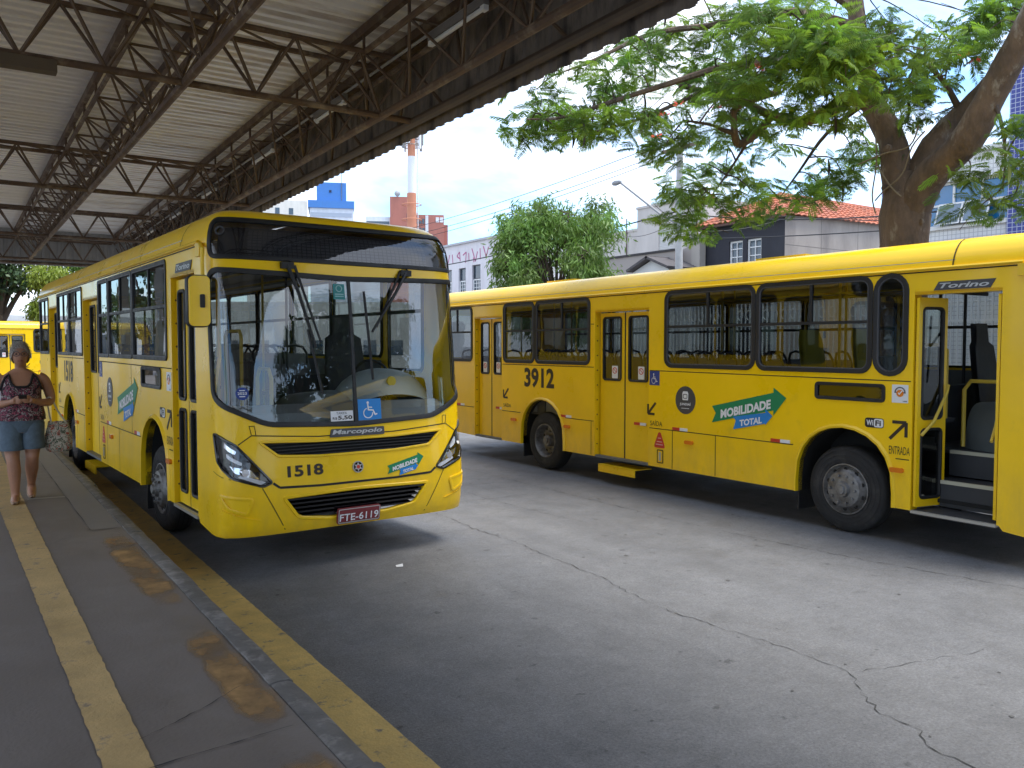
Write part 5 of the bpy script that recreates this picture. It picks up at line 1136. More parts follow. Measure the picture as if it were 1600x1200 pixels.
leafy_tree('street_tree', 'green street tree on the island between bus 3912 and its neighbour', (12.3, -8.5, 0), 3.0, .25, lobes(18, 2.8, 3.8, 8.0, .6, 1.0, 71), LEAFC, 6000, .3, .28, .4, 72)

# ------------------------------------------------------------------ buildings across the street
def wallmat(nm, col, dirt, lo=.5, hi=.75): return mat(nm, col, .85, var=.10, vscale=1.2, bump=.15, bscale=25, col2=dirt, c2scale=.7, c2lo=lo, c2hi=hi, stretch=(1, 1, .35))
def brick_mat(nm, c1, c2, mortar, sc):
    m, n, l = _nt(nm); b = n['Principled BSDF']; b.inputs['Roughness'].default_value = .9; t = n.new('ShaderNodeTexCoord'); mp_ = n.new('ShaderNodeMapping'); mp_.inputs['Rotation'].default_value = (R(90), 0, R(90)); l.new(t.outputs['Object'], mp_.inputs[0])
    br = n.new('ShaderNodeTexBrick'); br.inputs['Color1'].default_value = (*c1, 1); br.inputs['Color2'].default_value = (*c2, 1); br.inputs['Mortar'].default_value = (*mortar, 1); br.inputs['Scale'].default_value = sc; br.inputs['Mortar Size'].default_value = .03; l.new(mp_.outputs[0], br.inputs['Vector']); l.new(br.outputs['Color'], b.inputs['Base Color']); MATS[nm] = m; return m
def tile_mat(nm, c1, gap, size):
    m, n, l = _nt(nm); b = n['Principled BSDF']; b.inputs['Roughness'].default_value = .25; t = n.new('ShaderNodeTexCoord'); sp = n.new('ShaderNodeSeparateXYZ'); l.new(t.outputs['Object'], sp.inputs[0]); outs = []
    for ax in ('Y', 'Z'):
        f_ = n.new('ShaderNodeMath'); f_.operation = 'FRACT'; d_ = n.new('ShaderNodeMath'); d_.operation = 'DIVIDE'; l.new(sp.outputs[ax], d_.inputs[0]); d_.inputs[1].default_value = size; l.new(d_.outputs[0], f_.inputs[0])
        g_ = n.new('ShaderNodeMath'); g_.operation = 'LESS_THAN'; l.new(f_.outputs[0], g_.inputs[0]); g_.inputs[1].default_value = .13; outs.append(g_.outputs[0])
    mx_ = n.new('ShaderNodeMath'); mx_.operation = 'MAXIMUM'; l.new(outs[0], mx_.inputs[0]); l.new(outs[1], mx_.inputs[1])
    mi = n.new('ShaderNodeMix'); mi.data_type = 'RGBA'; l.new(mx_.outputs[0], mi.inputs[0]); mi.inputs[6].default_value = (*c1, 1); mi.inputs[7].default_value = (*gap, 1); l.new(mi.outputs[2], b.inputs['Base Color']); MATS[nm] = m; return m
WPANE = mat('building_glass', (.03, .05, .07), .06, spec=.9)
BPANE = mat('blue_glass', (.015, .15, .34), .05, spec=.9)
WFRAME = mat('window_white', (.72, .72, .70), .5)
def bld(name, label, base, cat='building', group=None):
    e = empty(name, base); tag(e, label, cat, group); return e
def B(par, nm, m, a, b, sm=0): return MB().box(a, b).build(nm, m, par, sm)
def facade_wall(par, m, x, y0, y1, z0, z1, openings, t=.25, nm='wall'):
    """wall facing -X with real openings (y0,y1,z0,z1)"""
    mf = lambda y, z, d=0: Vector((x-d, y, z)); hs = [[(a, c), (b, c), (b, d_), (a, d_)] for a, b, c, d_ in openings]
    mb = sheet(mf, [(y0, z0), (y1, z0), (y1, z1), (y0, z1)], hs)
    for h in hs: mb.grid([[mf(p[0], p[1], 0) for p in h], [mf(p[0], p[1], -t) for p in h]], True)
    return mb.build(nm, m, par, 0)
def window(par, x, y0, y1, z0, z1, nx, nz, frame=WFRAME, pane=WPANE, t=.07, bar=.035, depth=.10):
    w = MB().box((x+depth-.03, y0, z0), (x+depth+.03, y0+t, z1)).box((x+depth-.03, y1-t, z0), (x+depth+.03, y1, z1)).box((x+depth-.03, y0+t, z0), (x+depth+.03, y1-t, z0+t)).box((x+depth-.03, y0+t, z1-t), (x+depth+.03, y1-t, z1)).build('window', frame, par, 0)
    for i in range(1, nx): yy = y0+(y1-y0)*i/nx; B(w, 'glazing_bar', frame, (x+depth-.022, yy-bar/2, z0+t), (x+depth+.022, yy+bar/2, z1-t))
    for i in range(1, nz): zz = z0+(z1-z0)*i/nz; B(w, 'glazing_bar', frame, (x+depth-.019, y0+t, zz-bar/2), (x+depth+.019, y1-t, zz+bar/2))
    B(w, 'pane', pane, (x+depth+.024, y0+t, z0+t), (x+depth+.034, y1-t, z1-t)); return w
# dark house with tiled roof
h = bld('tiled_house', 'dark grey house with red clay tile roof and pale side wall', (26, 22.2, 0))
HB = Vector((26, 22.2, 0))
DKW = wallmat('dark_wall', (.030, .030, .038), (.05, .05, .06)); BGW = wallmat('bare_wall', (.36, .31, .27), (.22, .19, .17), .45, .7)
hx, hy0, hy1 = 0, -2.03, 2.15
facade_wall(h, DKW, hx, hy0, hy1, 0, 6.93, [(-.96+.02, -.24, 5.0, 6.28), (-.02, .66, 5.0, 6.28)], .2)
window(h, hx, -.94, -.24, 5.0, 6.28, 2, 4); window(h, hx, -.02, .66, 5.0, 6.28, 2, 4)
B(h, 'sill', WFRAME, (-.06, -1.0, 4.93), (.2, -.18, 4.998)); B(h, 'sill', WFRAME, (-.06, -.08, 4.93), (.2, .72, 4.998))
MB().add([(.002,hy0,0),(10,hy0,0),(10,hy0,7.3),(.002,hy0,7.0)], [(0,1,2,3)]).build('side_wall', BGW, h, 0)
for zz in (5.9,): B(h, 'wall_joint', mat('joint', (.17,.15,.13), .9), (.02, hy0-.004, zz), (10, hy0+.01, zz+.02))
for xx in (2.2, 4.6, 7): B(h, 'wall_joint', mat('joint', (.17,.15,.13), .9), (xx, hy0-.004, 4), (xx+.02, hy0+.01, 7.2))
B(h, 'side_wall', BGW, (.05, hy1-.01, 0), (10, hy1, 7.0))
CLAY = mat('clay_tile', (.40, .125, .065), .85, var=.35, vscale=3.0, col2=(.22, .085, .06), c2scale=2.2, c2lo=.5, c2hi=.68)
def tiled(par, a, b, c, d, n, nm='roof_tiles', rows=9):
    """ribbed clay roof plane: a-b eave, d-c ridge side"""
    a, b, c, d = map(Vector, (a, b, c, d)); nrm = (b-a).cross(d-a).normalized(); nrm = nrm if nrm.z > 0 else -nrm
    mb = MB(); grid_ = []
    for i in range(rows):
        for lift, t in ((.0, i/rows), (.035, (i+.0)/rows), (.0, (i+1)/rows)):
            p = a.lerp(d, t); q_ = b.lerp(c, t); m_ = n*4; grid_.append([p.lerp(q_, k/m_)+nrm*(lift+.045*abs(math.sin(math.pi*k/4))) for k in range(m_+1)])
    return mb.grid(grid_).build(nm, CLAY, par, 50)
pk = (2.3, .0, 8.30); pk2 = (10, .0, 8.30); e0 = (-.35, hy0-.20, 6.98); e1 = (-.35, hy1+.3, 6.98)
tiled(h, e0, e1, pk, pk, 16); tiled(h, e0, (10, hy0-.2, 7.12), pk2, pk, 30); tiled(h, e1, (10, hy1+.3, 7.1), pk2, pk, 24)
MB().tube([pk, pk2], .10, 8).tube([e0, pk], .09, 8).tube([e1, pk], .09, 8).build('ridge_tiles', CLAY, h)
B(h, 'fascia_board', mat('board', (.12,.06,.045), .8), (-.33, hy0-.15, 6.90), (-.28, hy1+.25, 6.985)); B(h, 'soffit', mat('soffit', (.22,.19,.17), .8), (-.30, hy0-.15, 6.93), (.05, hy1+.2, 6.945))
# pale block with shutter, and lower wing
c_ = bld('concrete_building', 'tall plain cream building with a louvred white shutter', (29, 29.5, 0))
CRW = wallmat('cream_wall', (.55, .51, .47), (.38, .35, .32), .5, .8)
facade_wall(c_, CRW, 0, -2.05, 2.05, 0, 9.0, [(-.62, .5, 6.75, 7.85)], .15); B(c_, 'wall', CRW, (.01, -2.05, 0), (7, -2.04, 9.0)); B(c_, 'wall', CRW, (.01, 2.04, 0), (7, 2.05, 9.0)); B(c_, 'parapet', CRW, (-.05, -2.1, 9.0), (7, 2.1, 9.12))
sh = B(c_, 'shutter', WFRAME, (.06, -.62, 6.75), (.09, .5, 7.85))
for i in range(14): MB().obox((.05, -.06, 6.80+i*.076), (.035, .54, .008), (.8, 0, .6), (0, 1, 0), (-.6, 0, .8)).build('louvre', WFRAME, sh, 0)
wg = bld('low_wing', 'low weathered cream building wing left of the shuttered block', (29.3, 34, 0)); B(wg, 'wall', CRW, (0, -2.4, 0), (6, 2.6, 8.0)); B(wg, 'parapet', CRW, (-.04, -2.42, 8.0), (6, 2.64, 8.12)); B(wg, 'pipe', mat('rust_pipe', (.12,.08,.06), .8), (-.08, -1.4, 6.2), (-.04, -1.36, 8.7))
bw = bld('brick_wall', 'old red brick wall with dark coping between the houses', (25, 27.3, 0), 'wall'); BRK = brick_mat('old_brick', (.26,.12,.085), (.36,.20,.14), (.34,.30,.27), 7.0)
B(bw, 'wall', BRK, (0, -2.4, 0), (.3, 3.2, 6.05)); B(bw, 'coping', mat('coping', (.05,.045,.045), .9), (-.06, -2.42, 6.05), (.36, 3.22, 6.14))
ab = bld('brick_arch_wall', 'low brick wall with rounded top beside the dark house', (25.6, 24.95, 0), 'wall')
mf = lambda y, z, d=0: Vector((-d, y, z)); slab(mf, [(-.45, 0), (.5, 0), (.5, 5.95)]+[(-.45+.95*(1-k/8), 5.95+.30*math.sin(math.pi/2*k/8)) for k in range(1, 9)], -.25, 0).build('wall', BRK, ab, 0); B(ab, 'pier', wallmat('pier', (.40,.36,.31), (.26,.24,.21)), (-.05, -.92, 0), (.3, -.46, 6.72))
gb = bld('gabled_shed', 'small white gabled shed with dark tiled roof', (24, 25.25, 0), 'shed'); slab(mf, [(-1.0, 0), (1.1, 0), (1.1, 5.2), (.0, 5.62), (-1.0, 5.2)], -3, 0).build('wall', wallmat('shed_wall', (.62,.62,.60), (.42,.42,.41)), gb, 0)
for s in (-1, 1): MB().obox((1.4, s*.58-.0, 5.50), (1.7, .68, .05), (1, 0, 0), (0, .93, -s*.37), (0, s*.37, .93)).build('roof', mat('shed_roof', (.09,.08,.08), .9, var=.3), gb, 0)
# white building with scrawls
wb = bld('painted_building', 'white two storey building with tall windows and pink painted scrawls', (32, 55, 0)); WHW = wallmat('white_wall', (.66, .62, .63), (.5, .46, .47), .5, .8)
ops = [(-1.55-k*1.0*0-1.0*0, 0, 0, 0) for k in range(0)]
wins_ = [(-3.5, -2.3, 5.2, 8.05), (-1.4, -.35, 5.2, 7.95), (.7, 1.75, 5.2, 7.95), (2.8, 3.85, 5.2, 7.95)]
facade_wall(wb, WHW, 0, -6, 8, 0, 9.75, wins_, .25); B(wb, 'wall', WHW, (.01, -6, 0), (8, -5.98, 9.75)); B(wb, 'cornice', mat('cornice', (.45,.44,.46), .8), (-.15, -6.1, 9.75), (8, 8.1, 9.9))
for a, b, c, d in wins_:
    window(wb, 0, a, b, c, 7.0, 3, 6, depth=.15); window(wb, 0, a, b, 7.0, d, 1, 1, mat('frame_dark', (.10,.10,.11), .6), depth=.15)
SCR = mat('scrawl_paint', (.42, .10, .22), .8); mb = MB()
for pts in ([(-4.6,9.2),(-4.3,8.5),(-3.9,9.3)], [(-3.5,8.4),(-3.45,9.2)], [(-3.1,9.0),(-2.8,8.3),(-2.3,9.3)], [(-1.9,8.4),(-1.85,9.0)], [(-1.4,8.3),(-1.5,9.1),(-1.0,8.9)], [(-.6,8.5),(-.5,9.2),(-.1,8.9),(-.5,8.7)], [(.5,8.4),(.6,9.1)], [(1.0,9.1),(1.3,8.4),(1.6,9.1)], [(-2.6,8.25),(-2.5,8.6)]):
    for p, s_ in zip(pts, pts[1:]):
        p = Vector(p); s_ = Vector(s_); d = (s_-p).normalized(); n_ = Vector((-d.y, d.x))*.055; mb.add([(-.006, p.x-n_.x, p.y-n_.y), (-.006, s_.x-n_.x, s_.y-n_.y), (-.006, s_.x+n_.x, s_.y+n_.y), (-.006, p.x+n_.x, p.y+n_.y)], [(0,1,2,3)])
o = mb.build('scrawl', SCR, wb, 0); o['kind'] = 'stuff'
MB().lathe([(0,.02),(.05,.22),(.09,.30)], 12, 'X', (.5, -5.2, 10.25)).tube([(.5,-5.2,9.9),(.5,-5.2,10.25)], .03, 6).build('satellite_dish', mat('dish', (.35,.35,.36), .5), wb)
# blue tiled building behind the tree
bb = bld('blue_tiled_building', 'office building with blue tiled pillars, tilted windows and blue band', (20.5, 8, 0)); BT = tile_mat('blue_tile', (.035,.045,.24), (.40,.43,.55), .105); WT = tile_mat('white_tile', (.68,.68,.66), (.40,.40,.40), .105)
OPS = [(-7.2,-4.2,5.05,6.15),(-3.2,1.02-.0,5.05,6.15),(1.62,4.35,5.05,6.15),(-7.2,-4.2,7.6,9.2),(-3.2,1.02,7.6,9.2)]
facade_wall(bb, WT, 0, -12, 1.3, 0, 11.5, [o_ for o_ in OPS if o_[1] < 1.3], .3); facade_wall(bb, WT, 0, 1.3, 4.6, 0, 6.75, [o_ for o_ in OPS if o_[0] > 1.3], .3); B(bb, 'wall', WT, (.01, 4.58, 0), (9, 4.6, 6.75)); B(bb, 'wall', WT, (.01, 1.29, 6.76), (9, 1.31, 11.5)); B(bb, 'coping', WFRAME, (-.08, 1.62, 6.75), (9, 4.7, 6.86)); B(bb, 'wall', WT, (.01,-12,0),(9,-11.98,11.5))
MB().box((-.35, -12, 11.5), (9, 1.6, 11.8)).build('roof', CRW, bb, 0)
for (ya, yb) in ((1.03, 1.60), (-3.9, -3.3), (4.42, 4.75)): B(bb, 'pillar', BT, (-.14, ya, 0), (.05, yb, 11.5 if ya < 2 else 6.72))
B(bb, 'sign_band', mat('band_blue', (.02,.045,.30), .4), (-.16, -11.9, 3.9), (-.012, 1.0, 4.66)); B(bb, 'sign_band', mat('band_blue', (.02,.045,.30), .4), (-.16, 1.62, 3.9), (-.012, 3.05, 4.66))
B(bb, 'sign_mark', mat('mark_purple', (.28,.12,.42), .5), (-.168, .55, 4.3), (-.161, .80, 4.56))
for (a, b, c, d) in OPS:
    n_ = max(2, round((b-a)/.75)); w = window(bb, 0, a, b, c, d, n_, 2 if c < 6 else 2, pane=BPANE, t=.06, bar=.05, depth=.14); B(bb, 'sill', WFRAME, (-.07, a-.05, c-.07), (.1, b+.05, c-.003))
for (ya, yb) in ((2.05, 2.66), (2.70, 3.32), (-.15, .45), (.50, .98)):
    ca, sa = math.cos(R(22)), math.sin(R(22)); z0, z1 = 5.07, 5.62
    T3 = lambda y, s, d=0: Vector((.05-(.58-s)*sa-d*ca, y, z1-(.58-s)*ca+d*sa*0)); s_ = MB()
    fr = [[T3(ya, 0), T3(yb, 0), T3(yb, .58), T3(ya, .58)], [T3(ya+.04, .04), T3(yb-.04, .04), T3(yb-.04, .54), T3(ya+.04, .54)]]
    s_.grid(fr, True); s_.grid([[p+Vector((.03,0,.01)) for p in r_] for r_ in fr], True); o = s_.build('tilted_sash', WFRAME, bb, 0); MB().add([p+Vector((.012,0,.004)) for p in fr[1]], [(0,1,2,3)]).build('pane', mat('sky_pane', (.10,.16,.22), .03, spec=1.0), o, 0)
# iron fence on the far pavement
fe_ = bld('iron_fence', 'white iron bar fence with scrolled top along the far pavement', (18.2, 10, 0), 'fence'); WI = mat('white_iron', (.70,.70,.69), .5)
for i, z in enumerate((.25, 1.5, 2.62, 3.25)): B(fe_, 'rail', WI, (-.02, -8, z), (.02, 14, z+.05))
bar_me = MB().box((-.016,-.016,.05),(.016,.016,3.25)).mesh('bar', 0); bar_me.materials.append(WI)
for i in range(150): o = bpy.data.objects.new('bar', bar_me); COL.objects.link(o); o.parent = fe_; o.location = (0, -7.9+i*.146, 0)
sc_me = MB().tube([(0,.09*math.cos(t),2.94+.13*math.sin(t)) for t in [2*math.pi*k/12 for k in range(13)]], .014, 5, False).mesh('scroll', 40); sc_me.materials.append(WI)
for i in range(75): o = bpy.data.objects.new('scroll', sc_me); COL.objects.link(o); o.parent = fe_; o.location = (.03, -7.83+i*.292, 0)
for i in range(8): B(fe_, 'post', WI, (-.05, -8+i*3.1, 0), (.05, -7.9+i*3.1, 3.4))
pav = structure(MB().box((15.6,-60,.004),(20.4,140,.14)).build('pavement', mat('pavement', (.22,.215,.205), .9, var=.2, vscale=2, bump=.2)))
isl = structure(MB().box((11.3,-20,.004),(13.6,22.5,.15)).build('traffic_island', mat('island', (.22,.21,.20), .9, var=.2, vscale=2)))
isl2 = structure(MB().box((15.0,19.9,.150),(16.4,21.6,.17)).build('tree_bed', mat('soil', (.07,.05,.035), .95)))
# parked car behind the bus, seen through its open door
def car(loc, rz, label, paint):
    e = empty('parked_car', loc, rz); tag(e, label, 'car')
    def loft(sec, nm, m):
        rows = [[Vector((s*w, y, z)) for s, w, z in ((-1, hw*.96, .28), (-1, hw, .5), (-1, hw*.98, zb*.9), (-1, hw*.92, zb), (0, 0, zb+.02), (1, hw*.92, zb), (1, hw*.98, zb*.9), (1, hw, .5), (1, hw*.96, .28))] for y, hw, zb in sec]
        mb = MB().grid(rows)
        for rr in (rows[0], rows[-1]): o_ = len(mb.v); mb.v += [tuple(p) for p in rr]; mb.f.append(tuple(range(o_, o_+9)))
        return mb.build(nm, m, e, 40)
    loft([(-2.0,.70,.55),(-1.95,.80,.68),(-1.2,.86,.86),(-.9,.87,.92),(1.6,.87,.95),(1.9,.83,.90),(1.98,.75,.6)], 'body', paint)
    cab = [(-.95,.78,.92),(-.35,.64,1.40),(.3,.63,1.47),(1.1,.63,1.43),(1.75,.74,.97)]
    MB().grid([[Vector((-w-.0,y,.90)), Vector((-w,y,z)), Vector((0,y,z+.03)), Vector((w,y,z)), Vector((w,y,.90))] for y, w, z in cab]).build('cabin_glass', BPANE, e, 40)
    MB().grid([[Vector((-w-.012,y,z-.03)), Vector((-w+.02,y,z+.02)), Vector((0,y,z+.05)), Vector((w-.02,y,z+.02)), Vector((w+.012,y,z-.03))] for y, w, z in cab[1:4]]).build('roof', paint, e, 40)
    for x_, y_ in ((-.80,-1.3),(.80,-1.3),(-.80,1.25),(.80,1.25)):
        w = MB().lathe([(-.09,.18),(-.09,.29),(-.05,.31),(.05,.31),(.09,.29),(.09,.18)], 20, 'X', (x_, y_, .31)).build('wheel', TYRE, e); MB().lathe([(.085,.18),(.06,.15),(.07,.05),(.08,0)], 16, 'X', (x_, y_, .31)).lathe([(-.085,.18),(-.06,.15),(-.07,.05),(-.08,0)], 16, 'X', (x_, y_, .31)).build('rim', RIM, w)
    for x_ in (-.6, .6): MB().box((x_-.14,-2.02,.58),(x_+.14,-1.93,.70)).build('headlight', CHROME, e); MB().box((x_-.12,1.93,.66),(x_+.12,1.99,.82)).build('tail_light', REDP, e)
    return e
car((14.6, 8.2, 0), R(2), 'white car parked behind the open front door of bus 3912', mat('car_white', (.72,.72,.72), .25, coat=.5))
car((14.6, 13.6, 0), R(-1), 'silver car parked behind the middle of bus 3912', mat('car_silver', (.36,.37,.38), .3, metal=.4, coat=.5))
# street lamp pole, overhead wires
lp = bld('utility_pole', 'grey concrete utility pole with a long street lamp arm', (22, 21.7, 0), 'pole'); PC = mat('pole_concrete', (.42,.41,.40), .85, var=.15)
MB().tube([(0,0,0),(0,0,9.8)], [.17,.12], 12).build('pole', PC, lp); MB().tube([(0,.1,6.55),(0,.9,6.95),(0,3.25,8.55)], .045, 8).build('lamp_arm', mat('galv', (.25,.25,.25), .5, metal=.5), lp)
MB().lathe([(0,.0),(.06,.07),(.35,.11),(.5,.08),(.55,0)], 12, 'Y', (0, 3.15, 8.56)).build('lamp_head', mat('lamp_grey', (.25,.25,.26), .5), lp); MB().box((-.05,-.9,9.2),(.05,.9,9.32)).build('crossarm', mat('arm_wood', (.16,.12,.09), .9), lp); MB().lathe([(0,.16),(.5,.16)], 12, 'Z', (0, 0, 7.2)).build('sleeve', mat('galv', (.25,.25,.25), .5), lp)
lp2 = bld('utility_pole', 'distant grey concrete utility pole down the street', (22, 64, 0), 'pole'); MB().tube([(0,0,0),(0,0,9.8)], [.17,.12], 12).build('pole', PC, lp2); MB().box((-.05,-.9,9.2),(.05,.9,9.32)).build('crossarm', mat('arm_wood', (.16,.12,.09), .9), lp2)
WIRE = mat('wire', (.03,.03,.032), .6)
def wire(p, q_, sag, lab, r=.012):
    p = Vector(p); q_ = Vector(q_); pts = [p.lerp(q_, t)-Vector((0,0,4*sag*t*(1-t))) for t in [k/16 for k in range(17)]]
    tag(MB().tube(pts, r, 5).build('overhead_wire', WIRE), lab, 'wire', 'overhead wires along the street')
wire((22,20.9,9.75),(22,63.2,9.75), .9, 'topmost overhead wire between the two concrete poles', .014); wire((22,21.3,9.33),(22,63.5,9.33), .9, 'middle overhead wire between the two concrete poles', .014); wire((22,22.5,9.05),(22,64.8,9.05), .9, 'lowest of the three high wires between the poles', .014)
wire((22,21.6,7.0),(22,64,7.0), .6, 'thick low cable between the two concrete poles', .028); wire((22,21.75,6.7),(29.2,34,8.3), .5, 'cable from the pole to the low cream wing'); wire((22,21.6,6.9),(20.4,9.5,5.4), .3, 'cable sagging from the pole to the blue tiled building', .02); wire((22,21.6,6.3),(25.7,20.1,6.8), .2, 'short cable from the pole to the dark house'); wire((22,21.6,7.3),(20.3,6,4.9), .5, 'second cable from the pole to the blue tiled building'); wire((22,21.8,6.0),(22,0,5.3), .4, 'low cable passing in front of the dark house', .018)
# far towers
tw_ = bld('telecom_tower', 'orange and white banded telecom mast with clustered antennas', (41.1, 80.1, 0), 'tower'); OR = mat('mast_orange', (.52,.21,.12), .7); MW = mat('mast_white', (.70,.70,.70), .7)  # mast orange is desaturated, distance haze put into the colour
MB().tube([(0,0,0),(0,0,18.4)], [.60,.50], 16).build('lower_mast', OR, tw_); MB().tube([(0,0,18.4),(0,0,22.3)], [.44,.42], 16).build('middle_mast', MW, tw_); MB().tube([(0,0,22.3),(0,0,26.5)], [.42,.40], 16).build('upper_mast', OR, tw_)
for zz in (15.6, 17.2, 23.4, 24.4): MB().tube([(1.05*math.cos(t), 1.05*math.sin(t), zz) for t in [2*math.pi*k/16 for k in range(17)]], .05, 5, False).build('ring', OR if zz < 20 else RIM, tw_)
for k in range(11):
    a = k*.571; zz = 23.0+(k % 3)*.5; MB().box((1.15*math.cos(a)-.11, 1.15*math.sin(a)-.11, zz), (1.15*math.cos(a)+.11, 1.15*math.sin(a)+.11, zz+1.5)).build('antenna', MW if k % 2 else RIM, tw_); MB().tube([(.4*math.cos(a),.4*math.sin(a),zz+.6),(1.1*math.cos(a),1.1*math.sin(a),zz+.6)], .04, 4).build('antenna_arm', RIM, tw_)
MB().tube([(.75,0,12),(.75,0,25)], .06, 5).build('cable', MW, tw_)
def block(name, label, px, py, rz, wdt, dep, hgt, m, wins=None, wm=WPANE, cat='building'):
    e = empty(name, (px, py, 0), rz); tag(e, label, cat); B(e, 'wall', m, (-wdt/2, 0, 0), (wdt/2, dep, hgt))
    if wins:
        for (x0, x1, z0, z1) in wins: w = B(e, 'window', wm, (x0, -.04, z0), (x1, .05, z1))
    return e
YW = R(-27)
RBK = wallmat('far_brick', (.42,.16,.12), (.34,.13,.10)); FCR = wallmat('far_cream', (.70,.66,.58), (.55,.52,.46)); FBL = mat('far_blue', (.06,.20,.50), .7, var=.08); FWH = wallmat('far_white', (.68,.70,.73), (.55,.57,.60))
fb = block('brick_tower_block', 'red brick tower block behind the banded mast', 45.2, 90.5, YW, 3.0, 8, 20.0, RBK, [(.5,.9,17.2,18.0),(.5,.9,15.4,16.2)]); B(fb, 'annex', RBK, (1.5, .6, 0), (5.0, 8, 18.0)); B(fb, 'annex_cap', FWH, (1.5, .5, 17.95), (1.8, .62, 18.2)); B(fb, 'corner_strip', FWH, (2.75, .5, 0), (3.1, .62, 17.9))
for k in range(4):
    for j in range(3): B(fb, 'window', WPANE, (1.65+.36*j, .52, 16.9-k*1.1), (1.9+.36*j, .61, 17.5-k*1.1))
for j in range(2): B(fb, 'window', FWH, (4.0+.5*j, .54, 17.1), (4.4+.5*j, .61, 17.7))
B(fb, 'annex', RBK, (5.0, 1.2, 0), (5.5, 8, 16.9)); B(fb, 'glazed_wing', FWH, (-4.4, .3, 0), (-1.5, 8, 17.6))
for k in range(4): B(fb, 'window', WPANE, (-4.3, .24, 16.6-k*.9), (-1.6, .31, 17.05-k*.9))
MB().lathe([(0,.02),(.06,.25),(.14,.36)], 12, 'Y', (-.6, -.2, 20.35)).tube([(-.6,0,20),(-.6,0,20.5)], .06, 5).build('satellite_dish', mat('dish', (.35,.35,.36), .5), fb)
ft2 = block('blue_topped_tower', 'white tower block with a bright blue rooftop box', 41.3, 103.2, R(-22), 5.6, 9, 20.0, FWH); B(ft2, 'cornice', FBL, (-3.0,-.25,20.0), (2.9,9,20.95)); B(ft2, 'roof_box', FBL, (-1.9,.4,20.95), (1.9,6,23.4)); B(ft2, 'vent', mat('vent_dark', (.02,.03,.06), .8), (-.3,.33,22.1), (.0,.41,22.4))
for k in range(5): B(ft2, 'window_band', mat('band_grey', (.40,.44,.50), .4), (-2.7,-.06,18.9-k*1.1), (2.6,.02,19.4-k*1.1))
MB().tube([(1.3,.3,21),(1.3,.3,25)], .04, 5).build('antenna', RIM, ft2)
cb = block('cream_tower', 'cream apartment tower under the canopy edge', 34.8, 105.5, R(-20), 7.6, 9, 20.8, FCR, [(-.2+1.7*i, .35+1.7*i, 19.0-1.6*k, 19.8-1.6*k) for i in range(2) for k in range(3)]); B(cb, 'roof_box', FCR, (-3.2,1,20.8), (-.5,6,22))
block('far_block', 'low white flat roofed block behind the cream tower', 47.5, 112, R(-24), 9, 9, 18.2, FWH, [(-4+1.2*i, -3.4+1.2*i, 16.4, 17.2) for i in range(7)])
block('added_building', 'unseen plain building added behind the camera to darken windscreen reflections', -1.5, -40, 0, 16, 8, 5.0, wallmat('added_building_wall', (.30,.28,.25), (.22,.20,.18)), [(-10+3*i, -8.2+3*i, 1.2, 2.8) for i in range(7)])  # unseen building, added as something dark for the windscreen to reflect
block('row_house', 'long low beige row house closing the street behind bus 1518', 30, 74, R(-30), 34, 6, 6.2, wallmat('row_wall', (.45,.42,.37), (.33,.31,.28)), [(-15+2.5*i, -13.8+2.5*i, 1.2, 2.6) for i in range(12)])
block('far_house', 'long pale house wall closing the view past the platform end', -2, 66, R(4), 40, 8, 4.2, wallmat('far_house', (.66,.66,.64), (.5,.5,.48)), [(-12+3*i, -10.8+3*i, 1.4, 2.9) for i in range(8)])

# ------------------------------------------------------------------ the walking woman
SKIN = mat('skin', (.42, .205, .12), .5, var=.10, vscale=9)
HAIR = mat('grey_hair', (.25, .215, .18), .6, var=.4, vscale=40, stretch=(1, 1, .2), bump=.5, bscale=60)
DENIM = mat('denim', (.105, .145, .185), .85, var=.25, vscale=14, bump=.3, bscale=120)
def floral(nm, base, cols, sc):
    m, n, l = _nt(nm); b = n['Principled BSDF']; b.inputs['Roughness'].default_value = .8; t = n.new('ShaderNodeTexCoord')
    no = n.new('ShaderNodeTexNoise'); no.inputs['Scale'].default_value = sc; no.inputs['Detail'].default_value = 3; no.inputs['Distortion'].default_value = 1.6; l.new(t.outputs['Object'], no.inputs['Vector'])
    r_ = n.new('ShaderNodeValToRGB'); r_.color_ramp.interpolation = 'CONSTANT'; el = r_.color_ramp.elements; el[0].position = 0; el[0].color = (*base, 1); el[1].position = cols[0][0]; el[1].color = (*cols[0][1], 1)
    for p, c in cols[1:]: e = el.new(p); e.color = (*c, 1)
    l.new(no.outputs['Fac'], r_.inputs[0]); l.new(r_.outputs[0], b.inputs['Base Color']); MATS[nm] = m; return m
TOPM = floral('floral_top', (.02, .015, .018), [(.44, (.30, .06, .10)), (.50, (.025, .018, .02)), (.56, (.42, .36, .34)), (.61, (.03, .02, .022)), (.68, (.34, .10, .14))], 17)
BAGM = floral('floral_bag', (.50, .44, .35), [(.44, (.10, .11, .07)), (.50, (.52, .46, .37)), (.57, (.40, .09, .05)), (.63, (.06, .045, .04)), (.70, (.45, .38, .28))], 13)
wm = empty('person', (.59, 10.35, PZ+.004), R(-3)); tag(wm, 'walking woman in sleeveless floral top and denim shorts looking up from her phone', 'person')
def ellip(c, r, n=14, m=10):
    rows = []
    for i in range(m+1):
        a = math.pi*i/m-math.pi/2; rows.append([Vector((c[0]+r[0]*math.cos(a)*math.cos(b), c[1]+r[1]*math.cos(a)*math.sin(b), c[2]+r[2]*math.sin(a))) for b in [2*math.pi*k/n for k in range(n)]])
    return rows
